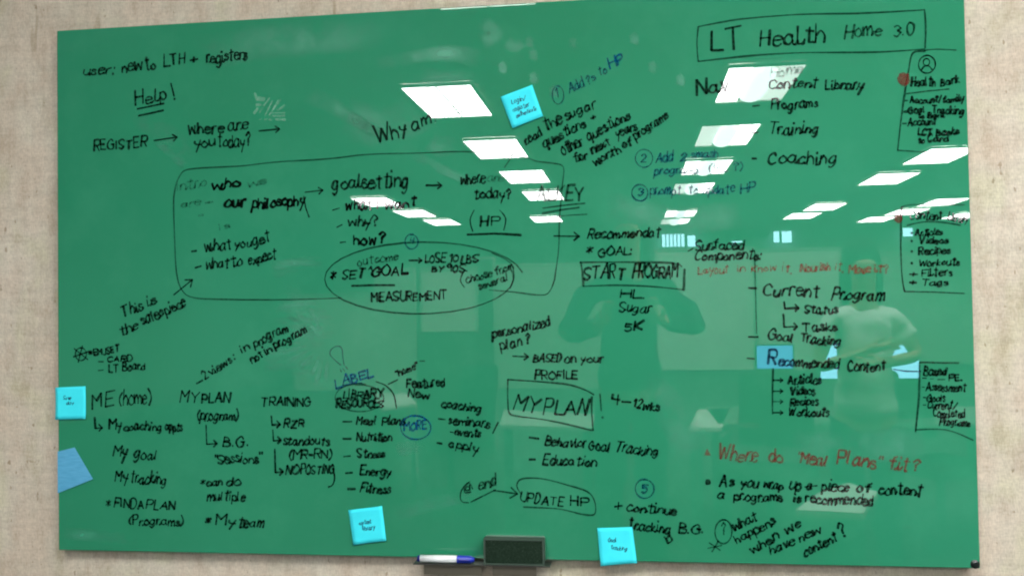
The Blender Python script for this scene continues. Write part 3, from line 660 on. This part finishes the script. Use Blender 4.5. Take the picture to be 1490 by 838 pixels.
# ---- centre right
note('blue', [('C', 812, 139, 8, 13, 2), ('T', '1', 810, 143, 813, 142, 12), ('T', 'Add', 829, 136, 851, 126, 16), ('T', '?s', 855, 123, 867, 117, 14), ('T', 'to', 873, 111, 883, 107, 13)])
note('blues', [('T', 'HP', 888, 102, 909, 91, 15, 2.1)])
note('black', [('T', 'read', 766, 211, 789, 197, 13), ('T', 'the', 794, 190, 819, 179, 16), ('T', 'sugar', 824, 176, 868, 156, 15)]); note('black', [('T', 'questions', 792, 216, 852, 184, 15), ('T', '+', 860, 176, 868, 173, 11)])
note('black', [('T', 'other', 819, 226, 850, 212, 16), ('T', 'questions', 856, 205, 917, 173, 15)]); note('black', [('T', 'for', 837, 238, 856, 230, 15), ('T', 'next', 862, 224, 889, 211, 13), ('T', 'years', 898, 202, 927, 188, 13)])
note('black', [('T', 'worth', 866, 242, 904, 221, 13), ('T', 'of', 908, 217, 920, 210, 13), ('T', 'programs', 925, 204, 973, 171, 13)])
note('blue', [('C', 937, 231, 12.5, 12.5, 1.9, 60, 400), ('T', '2', 933, 236, 940, 236, 11), ('T', 'Add', 954, 237, 978, 236, 16, 2.4), ('T', '2', 990, 234, 999, 233, 13), ('T', 'smash', 1006, 230, 1045, 228, 12), ('T', 'programs', 952, 254, 1015, 252, 13), ('T', '(HL ?)', 1032, 250, 1080, 248, 15, 1.8)])
note('blue', [('C', 931, 281, 11.5, 11.5, 1.9, 60, 380), ('T', '3', 928, 286, 935, 285, 10), ('T', 'prompt', 946, 284, 991, 282, 13), ('T', 'to', 1002, 283, 1015, 282, 13), ('T', 'update', 1023, 283, 1069, 280, 14), ('T', 'HP', 1078, 281, 1098, 278, 14)])
note('thin', [('T', 'ALKEY', 782, 293, 849, 292, 20, 2.6), ('P', [(790, 303), (820, 299), (851, 296)], 2.4), ('P', [(789, 310.5), (815, 306), (843, 302)], 2.4), ('P', [(812, 315), (833, 313), (854, 312)], 2.2)], 'dark green letters ALKEY with three underlines')
note('black', [('A', [(806, 343.5), (843, 344)], 2.2, 10)], 'black arrow pointing to the word Recommendat', 'drawn_arrow')
note('black', [('T', 'Recommendat', 855, 348, 961, 344, 15, 2.3)]); note('black', [('T', '*', 852, 371, 863, 371, 14, 2.0), ('T', 'GOAL:', 871, 373, 919, 370, 13)])
note('thin', [('S', [(845, 381), (848, 400), (849, 416.5)], 3.4), ('S', [(844, 382), (900, 381.5), (960, 382), (985, 384), (992, 388)], 2.8), ('P', [(996, 392), (995, 422)], 4.2), ('S', [(849, 416.5), (900, 415), (950, 417), (995, 421.5)], 2.6)], 'box drawn round START PROGRAM', 'drawn_box')
note('black', [('T', 'START', 849, 407, 909, 405, 20, 2.6), ('T', 'PROGRAM', 920, 405, 986, 404, 18, 2.8)])
note('black', [('T', 'HL.', 903, 434, 939, 434, 14)]); note('black', [('T', 'Sugar', 901, 454, 947, 455, 14, 2.1)]); note('black', [('T', '5K', 909, 481, 934, 480, 12)])
note('black', [('T', 'personalized', 717, 492, 801, 474, 15)]); note('black', [('T', 'plan', 729, 509, 760, 502, 14), ('T', '?', 765, 500, 771, 499, 14)])
note('black', [('A', [(746, 518), (769, 519)], 2.2, 8), ('T', 'BASED', 776, 526, 816, 527, 12), ('T', 'on', 822, 527, 838, 527, 13), ('T', 'your', 845, 527, 878, 527, 12)]); note('black', [('T', 'PROFILE', 779, 552, 840, 551, 13)])
note('thin', [('S', [(739, 552), (784, 555), (825, 559), (849, 566), (864, 574)], 2.6), ('S', [(861, 577), (861, 600), (863, 626)], 3.4), ('S', [(861, 626), (825, 617), (790, 610), (752, 605), (741, 600), (739, 580), (739, 552)], 2.4)], 'box drawn round MY PLAN', 'drawn_box')
note('black', [('T', 'MY', 747, 594, 781, 601, 25, 2.6), ('T', 'PLAN', 791, 601, 853, 604, 23, 2.7)]); note('thin', [('P', [(873, 573), (875, 597)], 2.6), ('D', 877, 607, 2, 1.8)], 'tall exclamation mark right of the MY PLAN box')
note('black', [('T', '4', 889, 589, 901, 590, 16, 2.5), ('P', [(905, 584), (918, 585)]), ('T', '12wks', 921, 592, 959, 598, 14)])
note('black', [('P', [(770, 636), (784, 638)]), ('T', 'Behavior', 793, 647, 853, 651, 14), ('T', 'Goal', 857, 654, 887, 656, 14), ('T', 'Tracking', 893, 657, 957, 663, 14)]); note('black', [('P', [(770, 668), (779, 668)]), ('T', 'Education', 790, 675, 867, 678, 14)])
note('thin', [('T', '@', 676, 716, 688, 714, 15, 1.9), ('S', [(684, 700), (676, 706), (670, 718), (672, 729), (682, 731)], 1.8), ('T', 'end', 697, 711, 722, 706, 15, 2.6), ('P', [(685, 730), (721, 712)], 2.2), ('A', [(718, 713), (753, 718)], 2.6, 13)], 'black handwriting reading at end with an arrow to UPDATE HP')
note('thin', [('S', [(758, 718), (752, 706), (760, 696), (789, 696), (825, 705), (854, 714.5), (865, 728), (865.5, 747), (849, 748), (815, 740), (784, 738), (762, 737)], 2.4)], 'rounded box drawn round UPDATE HP', 'drawn_box')
note('black', [('T', 'UPDATE', 757, 729, 820, 736, 14, 2.1), ('T', 'HP', 830, 736, 857, 737, 14, 2.2)])
note('blue', [('C', 938, 711, 13, 13.5, 1.9), ('T', '5', 933, 717, 941, 717, 12, 2.2)], 'circled blue figure five above the word continue')
note('black', [('T', '+', 894, 742, 906, 741, 17, 2.6), ('T', 'continue', 912, 743, 984, 748, 14)]); note('black', [('T', 'tracking', 915, 769, 975, 776, 15), ('T', 'B.G.', 988, 774, 1023, 776, 14), ('S', [(974, 778), (978, 785), (972, 790), (969, 783)])])
# ---- right
note('thin', [('S', [(1016, 39.5), (1050, 33), (1082, 28), (1164, 21.5), (1250, 20), (1345, 15)], 2.2), ('S', [(1345, 15), (1347, 40), (1346, 71)], 2), ('S', [(1345, 72), (1286, 76), (1224, 77), (1160, 77.5), (1099, 81), (1050, 86), (1016, 90)], 2.3), ('S', [(1016, 90), (1014, 65), (1016, 39.5)], 2.4)], 'long box drawn round the LT Health title', 'drawn_box')
note('black', [('T', 'LT', 1035, 78, 1078, 72, 32, 2.9)]); note('black', [('T', 'Health', 1106, 68, 1199, 63, 27, 2.7)]); note('thin', [('T', 'Home', 1229, 56, 1282, 54, 21, 2.3), ('T', '3.0', 1300, 53, 1330, 50, 19, 2.1)])
note('black', [('T', 'Nav', 1014, 137, 1062, 133, 21, 3.0)]); note('faint', [('T', 'Home', 1121, 112, 1167, 108, 14, 1.9)])
note('black', [('T', 'Content', 1119, 129, 1188, 128, 14, 2.3), ('T', 'Library', 1201, 130, 1255, 131, 15)]); note('black', [('P', [(1095, 155), (1105, 154)]), ('T', 'Programs', 1122, 160, 1189, 157, 14)])
note('black', [('P', [(1093, 194), (1103, 193)]), ('T', 'Training', 1118, 196, 1191, 195, 16)]); note('black', [('P', [(1094, 231), (1101, 231)]), ('T', 'Coaching', 1118, 239, 1218, 238, 20, 2.4)])
note('thin', [('S', [(1345, 74), (1362, 72), (1391, 73.5)], 1.9), ('S', [(1346, 75), (1328, 78), (1322, 103), (1316.5, 135), (1312, 167), (1306, 219)], 2.2), ('P', [(1306, 219), (1349, 222)], 2), ('P', [(1318, 137), (1350, 133), (1381, 130)], 1.8)], 'box drawn round the Health Bank list', 'drawn_box')
note('black', [('C', 1349, 94, 12, 12.5, 2.2), ('C', 1348, 91, 4.5, 5, 1.7), ('S', [(1341, 102), (1345, 97), (1352, 97), (1356, 102)], 1.8)], 'small head icon drawn in a ring above Health Bank', 'drawn_icon')
note('red', [('D', 1315, 116, 9, 10)], 'red filled dot left of the words Health Bank', 'drawn_dot'); note('red', [('D', 1307, 318, 6.5, 6.5)], 'red filled dot left of the Content Library box', 'drawn_dot')
note('black', [('T', 'Health', 1326, 126, 1361, 125, 12), ('T', 'Bank', 1369, 125, 1396, 121, 11)])
note('black', [('T', '-', 1316, 151, 1320, 151, 9), ('T', 'Account/family', 1324, 151, 1402, 148, 10)]); note('black', [('T', '-', 1315, 166, 1320, 166, 8), ('T', 'Goal', 1322, 165, 1346, 164, 10), ('T', 'Tracking', 1356, 165, 1402, 167, 11)])
note('black', [('T', 'to', 1336, 172, 1345, 172, 6), ('T', 'Bank', 1350, 172, 1375, 171, 7)]); note('black', [('T', '-', 1313, 182, 1318, 182, 8), ('T', 'Account', 1321, 183, 1362, 182, 10)]); note('black', [('T', 'LCT', 1336, 197, 1356, 197, 9), ('T', 'Books', 1362, 197, 1395, 196, 10), ('T', 'to', 1336, 208, 1344, 208, 7), ('T', 'Card', 1350, 207, 1379, 206, 10)])
note('thin', [('S', [(1312, 301), (1326, 298), (1362, 298), (1403, 298.5)], 1.8), ('S', [(1312, 301), (1310.5, 344), (1312, 397), (1316, 424)], 2.6), ('P', [(1316, 424), (1362, 425), (1403, 427)], 2), ('S', [(1320, 328), (1345, 323), (1375, 324), (1397, 328)], 2)], 'box drawn round the Content Library list', 'drawn_box')
note('black', [('T', 'Content', 1324, 320, 1371, 319, 12, 1.9), ('T', 'Library', 1379, 320, 1407, 325, 12, 1.9)])
for tx, x1, yy, b in (('Articles', 1370, 343, '.'), ('Videos', 1379, 355, '.'), ('Recipes', 1382, 370, '.'), ('Workouts', 1396, 387, '.'), ('Filters', 1385, 402, '+'), ('Tags', 1378, 416, '+')):
    r = [('T', tx, 1332 if tx == 'Articles' else 1341 if b == '+' else 1337, yy, x1, yy-1, 10.5, 2.1)]
    r.append(('T', '+', 1323, yy, 1333, yy, 10, 2.4) if b == '+' else ('D', 1326.5, yy-4, 1.9, 1.9)); note('black', r)
note('black', [('P', [(1001, 366), (1009, 361)], 2), ('T', 'Surfaced', 1012, 363, 1081, 363, 15, 2.4)]); note('black', [('T', 'Components:', 1011, 379, 1107, 377, 13)])
note('redf', [('T', 'Layout', 1016, 399, 1060, 396, 12), ('T', 'in', 1073, 396, 1084, 395, 11), ('T', 'Know', 1093, 396, 1129, 394, 11), ('T', 'it,', 1138, 396, 1152, 396, 12), ('T', 'Nourish', 1165, 396, 1208, 393, 12, 2.3), ('T', 'it,', 1215, 394, 1227, 394, 12), ('T', 'Move', 1235, 397, 1267, 397, 12, 2.3), ('T', 'it?', 1273, 397, 1292, 397, 12, 2.2)])
note('thin', [('S', [(1098, 364), (1099, 420), (1101, 485)], 1.4)], 'faint upright line left of the Current Program list', 'drawn_line')
note('black', [('P', [(1089, 419), (1101, 419.5)]), ('T', 'Current', 1111, 430, 1192, 432, 19, 2.6), ('T', 'Program', 1210, 436, 1286, 436, 18, 2.4)])
note('black', hook(1141, 439, 1141, 449, 1162) + [('T', 'Status', 1170, 456, 1218, 456, 12)]); note('black', hook(1140, 457, 1140, 476, 1160) + [('T', 'Tasks', 1168, 482, 1218, 481, 14)])
note('black', [('P', [(1089, 490), (1103, 490)]), ('T', 'Goal', 1117, 495, 1154, 497, 15), ('T', 'Tracking', 1164, 497, 1222, 503, 14)])
note('black', [('P', [(1087, 521), (1098, 522)]), ('T', 'R', 1117, 531, 1130, 532, 20, 2.6), ('T', 'ecommended', 1133, 532, 1220, 536, 15), ('T', 'Content', 1234, 541, 1288, 539, 15)]); note('black', [('S', [(1300, 537), (1320, 540), (1340, 540)], 2)], 'short line joining the word Content to the lowest box', 'drawn_line')
note('thin', [('S', [(1125, 536), (1124, 570), (1124, 602)], 2.2)], 'upright line with branches to Articles and Workouts', 'drawn_line')
for tx, x0, x1, yy in (('Articles', 1147, 1194, 558), ('Videos', 1150, 1186, 574), ('Recipes', 1150, 1190, 589), ('Workouts', 1147, 1206, 605)):
    note('black', [('A', [(1125, yy-5), (1139, yy-5)], 2, 5), ('T', tx, x0, yy, x1, yy, 13)])
note('thin', [('P', [(1338, 527), (1395, 528)], 2), ('S', [(1338, 527), (1337, 577), (1332, 628)], 2.4), ('S', [(1332, 625), (1377, 625), (1416, 640)], 2)], 'box drawn round the Based on list', 'drawn_box')
note('black', [('T', 'Based', 1344, 545, 1376, 546, 12), ('T', 'PE.', 1381, 554, 1400, 554, 10), ('P', [(1342, 550), (1348, 550)], 1.6), ('P', [(1353, 551), (1358, 551)], 1.6), ('P', [(1364, 552), (1375, 552)], 1.6)])
for tx, x0, x1, yy in (('Assessment', 1347, 1405, 568), ('Goals', 1349, 1375, 583), ('Current/', 1349, 1390, 594), ('Completed', 1358, 1403, 606), ('Programs', 1367, 1411, 618)):
    note('black', [('T', tx, x0, yy, x1, yy+1.5, 11, 2.0)] + ([('P', [(x0-6, yy-5), (x0-2, yy-5)], 1.6)] if yy < 600 else []))
note('red', [('D', 1029, 659, 6, 6.5, True), ('T', 'Where', 1044, 669, 1102, 670, 20), ('T', 'do', 1119, 672, 1138, 672, 17)]); note('red', [('T', '"Meal', 1158, 674, 1203, 676, 19), ('T', 'Plans"', 1217, 676, 1281, 680, 21, 2.2)]); note('red', [('T', 'fit?', 1292, 682, 1336, 684, 18, 2.1)])
note('black', [('D', 1030, 701, 4.5, 4.5), ('T', 'As', 1047, 708, 1067, 708, 15, 2.6), ('T', 'you', 1078, 708, 1102, 709, 14, 2.5), ('T', 'wrap', 1110, 709, 1139, 711, 14, 2.5), ('T', 'up', 1148, 711, 1165, 712, 15, 2.6), ('T', 'a', 1174, 711, 1181, 711, 13, 2.6), ('P', [(1171, 708), (1189, 706)], 2.2), ('T', 'piece', 1196, 713, 1235, 714, 16, 2.6), ('T', 'of', 1247, 716, 1266, 716, 16, 2.4), ('T', 'content', 1279, 718, 1340, 721, 16, 2.5)])
note('black', [('T', 'a', 1044, 725, 1053, 725, 14), ('T', 'programs', 1068, 728, 1138, 729, 14), ('T', 'is', 1155, 729, 1165, 730, 12), ('T', 'recommended', 1172, 731, 1270, 735, 15)])
note('thin', [('C', 1053, 773, 12, 17, 2), ('T', '?', 1050, 777, 1056, 776, 16, 1.8), ('P', [(1032, 789), (1048, 800)], 2.3), ('P', [(1045, 787), (1036, 802)], 2.3), ('P', [(1030, 797), (1050, 793)], 2)], 'question mark in a ring with a star below it')
note('black', [('T', 'what', 1069, 773, 1102, 755, 14)]); note('black', [('T', 'happens', 1072, 790, 1129, 761, 14)]); note('black', [('T', 'when', 1095, 805, 1134, 783, 14), ('T', 'we', 1145, 778, 1167, 765, 13)])
note('black', [('T', 'have', 1122, 807, 1157, 790, 13), ('T', 'new', 1164, 788, 1194, 775, 12)]); note('black', [('T', 'content', 1172, 810, 1219, 785, 14), ('T', '?', 1226, 783, 1233, 779, 20, 2.4)])
# ---- wiped residue, smears and a painted reflection
k_ = Ink(-.00015)
for x0, y0, x1, y1, w_ in ((371, 136, 374, 147, 3), (376, 144, 384, 145, 7), (373, 153, 381, 153, 3.5), (370, 165, 375, 158, 3), (384, 154, 392, 143, 3.2), (378, 164, 382, 158, 1.8), (386, 168, 396, 148, 2.4), (392, 168, 405, 146, 2.2), (398, 160, 409, 145, 1.6), (396, 165, 415, 164.5, 1.8), (404, 161, 415, 153, 1.5), (397, 169, 415, 169, 1.8), (402, 174, 415, 174.5, 3), (378, 174, 380, 174, 1.6), (385, 174, 388, 174, 1.6), (391, 174, 395, 175, 1.6)):
    k_.stroke([(x0, y0), (x1, y1)], w_*1.25, False)
k_.done('wiped_patch', M['residue'], board, 'small square patch of pale diagonal wipe streaks')
def smear(spine, widths, m='film', n=7):
    v, f, fade = [], [], []
    sp = spline([tuple(map(float, q)) for q in spine], 6); N_ = len(sp)
    for i, (x, y) in enumerate(sp):
        a = sp[max(0, i-1)]; b = sp[min(N_-1, i+1)]; d = Vector((b[0]-a[0], b[1]-a[1])).normalized(); t = i/(N_-1)
        wd = widths[0]*(1-t) + widths[1]*t
        for j in range(n+1):
            s_ = j/n*2-1; q = pb(x - d.y*s_*wd, y + d.x*s_*wd); v.append((q[0], -.00008-.00001*(smear.c % 6), q[1]))
            fade.append((1-s_*s_)*min(1, 4*t, 4*(1-t)))
    for i in range(N_-1):
        for j in range(n): a = i*(n+1)+j; f.append((a, a+1, a+n+2, a+n+1))
    o = obj('smear', (v, f), M[m], board); smear.c += 1
    at = o.data.attributes.new('fade', 'FLOAT', 'POINT'); at.data.foreach_set('value', fade)
smear.c = 0
for sp, wd, mm in (
 ([(442, 136), (480, 152), (520, 178), (562, 200)], (16, 9), 'film'), ([(598, 222), (640, 245), (700, 272)], (11, 6), 'film'),
 ([(190, 165), (250, 200), (275, 238)], (20, 12), 'film'), ([(225, 205), (245, 220), (270, 242)], (6, 9), 'film2'),
 ([(405, 440), (440, 460), (475, 500)], (30, 36), 'film2'), ([(395, 395), (430, 385), (470, 380)], (16, 10), 'film2'),  # leading streak here and on the next row paint the reflected fan
 ([(380, 525), (420, 520), (455, 545)], (22, 20), 'film2'), ([(545, 95), (640, 78), (700, 85)], (10, 16), 'film'),
 ([(700, 30), (720, 50), (700, 62)], (14, 14), 'film'), ([(625, 205), (640, 215), (665, 208)], (16, 16), 'film'),
 ([(600, 110), (640, 118), (690, 112)], (18, 14), 'film'), ([(735, 60), (750, 68), (762, 60)], (12, 8), 'film'),
 ([(500, 170), (560, 185), (640, 150)], (34, 30), 'film'), ([(575, 655), (600, 650), (620, 648)], (12, 10), 'film'),
 ([(930, 560), (980, 600), (1010, 660)], (30, 30), 'film'), ([(560, 750), (640, 730), (700, 715)], (14, 10), 'film'),
 ([(880, 300), (980, 320), (1080, 310)], (26, 22), 'film'), ([(1150, 640), (1250, 650), (1350, 640)], (20, 30), 'film'),
 ([(90, 775), (150, 780), (200, 785)], (10, 10), 'film'), ([(280, 80), (400, 60), (560, 50)], (30, 26), 'film'),
): smear(sp, wd, mm)
for i in range(11):                                # fan of thin pale strokes, a reflection painted on as smears
    a = math.radians(-62 + i*15 + random.uniform(-4, 4)); r1 = random.uniform(50, 78); c_, s_ = math.cos(a), math.sin(a)
    smear([(478-20*c_, 500+14*s_), (478-r1*.6*c_, 497+r1*.6*s_), (478-r1*c_, 502+r1*s_)], (2.5, 5), 'film')
for i in range(9):                                 # finger marks and dabs
    x, y = random.uniform(640, 1000), random.uniform(25, 140)
    smear([(x, y), (x+5, y+8), (x+3, y+17)], (7, 8), 'film')

# ------------------------------------------------------------------ sticky notes
def sticky(label, corners, m, words, yoff=-.0012, curl=.004, slant=.1, fold=None):
    t0 = pb(*corners[0]); t = thing('sticky_note', label, 'sticky note', (t0[0], 0, t0[1]), 'cyan and blue sticky notes on the green board')
    v, f = [], []; n = 8
    A, B, C_, D_ = [Vector(pb(*c)) for c in corners]             # top-left, top-right, bottom-right, bottom-left
    for side in (0, 1):
        for j in range(n+1):
            for i in range(n+1):
                u, w_ = i/n, j/n; p = (A*(1-u)+B*u)*(1-w_) + (D_*(1-u)+C_*u)*w_
                y = yoff - .0002*side - curl*(w_**2.2)*(1-.35*math.sin(u*3.1)) ; v.append((p.x, y, p.y))
    k = (n+1)**2
    for j in range(n):
        for i in range(n):
            a = j*(n+1)+i; f += [(a, a+1, a+n+2, a+n+1), (a+k, a+n+1+k, a+n+2+k, a+1+k)]
    rim = [i for i in range(n)] + [n+(n+1)*j for j in range(n)] + [k-1-i for i in range(n)] + [(n+1)*(n-j) for j in range(n)]
    for a, b in zip(rim, rim[1:]+rim[:1]): f.append((a, a+k, b+k, b))
    obj('paper', (v, f), M[m], t, True)
    if words:
        kk = Ink(yoff-curl-.0006)
        for wd in words: kk.text(*wd, w=.95, jit=.3)
        for i, (x, y, z) in enumerate(kk.v):                  # lay the writing on the curled sheet
            p = Vector((x, z)); w_ = max(0, min(1, (p-A).dot(D_-A)/(D_-A).length_squared)); u = max(0, min(1, (p-A).dot(B-A)/(B-A).length_squared))
            kk.v[i] = (x, yoff - curl*(w_**2.2)*(1-.35*math.sin(u*3.1)) - .0006 - (i//40 % 5)*.00003, z)
        kk.done('handwriting', M['noteink'], t)
    return t
sticky('tilted cyan sticky note with three short lines, near the top of the board', [(728, 141.5), (774.5, 124), (790.5, 170), (746, 187.5)], 'note',
       [('Login/', 745, 152, 765, 146, 7), ('register', 747, 163, 771, 155, 6), ('authenticate', 752, 172, 781, 161, 6)])
sticky('cyan sticky note at the left rim beside the words ME (home)', [(81, 563.5), (125, 561.5), (126.5, 609), (82.5, 610)], 'note', [('Save', 93, 581, 104, 581, 5), ('day', 98, 588, 108, 587, 5)])
sticky('cyan sticky note under the word Fitness', [(507, 741.5), (556, 735.5), (563, 785.5), (515, 792)], 'note', [('content', 523, 763, 541, 760, 6), ('library', 528, 771, 546, 769, 6)])
sticky('cyan sticky note hanging over the bottom rim under continue tracking', [(869, 767.5), (920, 766), (927, 817.5), (874, 822)], 'note', [('Goal', 885, 788, 897, 787, 7), ('tracking', 889, 798, 912, 800, 6)], curl=.006)
# darker blue note, turned and wrapped round the left rim
P_ = [pb(*q) for q in ((83, 656.5), (109, 650.5), (137, 696), (83, 717))]
t = thing('sticky_note', 'darker blue blank sticky note wrapped round the left rim', 'sticky note', (P_[0][0], 0, P_[0][1]), 'cyan and blue sticky notes on the green board')
e = -.0014
v = [(0-.0006, -.0012, P_[0][1]), (P_[1][0], -.0012, P_[1][1]), (P_[2][0], -.004, P_[2][1]), (0-.0006, -.0012, P_[3][1]),
     (-.0006, -.0016, P_[0][1]), (P_[1][0], -.0016, P_[1][1]), (P_[2][0], -.0044, P_[2][1]), (-.0006, -.0016, P_[3][1]), (-.0007, .006, P_[0][1]-.003), (-.0007, .006, P_[3][1]+.002)]
obj('paper', (v, [(0, 3, 2, 1), (4, 5, 6, 7), (1, 2, 6, 5), (2, 3, 7, 6), (0, 1, 5, 4), (4, 7, 9, 8)]), M['note2'], t)

# ------------------------------------------------------------------ tray, marker, eraser
x0, zt = pb(607, 812.5); x1, _ = pb(803, 814.5); zt = BZ - .0035
t = thing('pen_tray', 'thin grey metal pen tray clipped under the bottom rim of the board', 'tray', ((x0+x1)/2, 0, zt))
TY = -.038
obj('shelf', box((x0, TY, zt-.0014), (x1, .004, zt), .0004), M['tray'], t)
obj('front_lip', box((x0, TY-.002, zt-.0014), (x1, TY, zt+.0004), .0004), M['tray'], t)
for a, b in ((pb(616, 820)[0], pb(700, 820)[0]), (pb(716, 820)[0], pb(780, 820)[0])):  # plates given the colour of the tray's shadow on the wall
    obj('shadow_plate', box((a, .0045, zt-.034), (b, .0065, zt-.001), .0005), M['plate'], t)
# marker
xa, xb_ = pb(604, 811)[0]+.012, pb(692, 811)[0]+.002; zc = zt+.0085; yc = TY+.011
def mk(u): return xa + (xb_-xa)*u
t = thing('whiteboard_marker', 'white marker with a blue cap lying on the pen tray', 'marker', (mk(.5), yc, zt))
obj('barrel', cyl(bmesh.new(), (mk(.05), yc, zc), (mk(.70), yc, zc+.0003), .0078, n=28), M['white_plastic'], t, True)
b_ = cyl(bmesh.new(), (mk(0), yc, zc), (mk(.05), yc, zc), .0062, .0072, n=24); obj('end_plug', b_, M['navy_plastic'], t)
b_ = cyl(bmesh.new(), (mk(.70), yc, zc), (mk(.95), yc, zc), .0083, .0076, n=28); cyl(b_, (mk(.95), yc, zc), (mk(1), yc, zc), .0062, .005, n=24)
obj('cap', b_, M['blue_plastic'], t)
b_ = bx(bmesh.new(), (mk(.72), yc-.0095, zc-.001), (mk(.93), yc-.0078, zc+.001), .0003); obj('pocket_clip', b_, M['navy_plastic'], t)
# eraser
xl, xr = pb(703.5, 800)[0]+.0, pb(791.5, 800)[0]+.0; ye = -.033; sh = .018
xl += (CX-xl)*(-ye)/CD; xr += (CX-xr)*(-ye)/CD
xl, xr = xl, xr
ze0 = zt; ze1 = zt+.0545
t = thing('board_eraser', 'black felt eraser standing on its side on the pen tray', 'eraser', ((xl+xr)/2, ye, ze0))
obj('felt_block', box((xl+.003, ye+.001, ze0+.002), (xr-.003, -.012, ze1-.003), .002), M['felt'], t)
obj('back_shell', box((xl, -.012, ze0), (xr, -.001, ze1), .003), M['eraser_back'], t)
f_ = bmesh.new()
for a, b in (((xl, ze0), (xr, ze0+.003)), ((xl, ze1-.0035), (xr, ze1)), ((xl, ze0+.003), (xl+.0035, ze1-.0035)), ((xr-.0035, ze0+.003), (xr, ze1-.0035))):
    bx(f_, (a[0], ye-.001, a[1]), (b[0], -.0125, b[1]), .0006)
obj('felt_rim', f_, M['felt_edge'], t)
for o in bpy.data.objects:
    if '_w' in o: del o['_w']
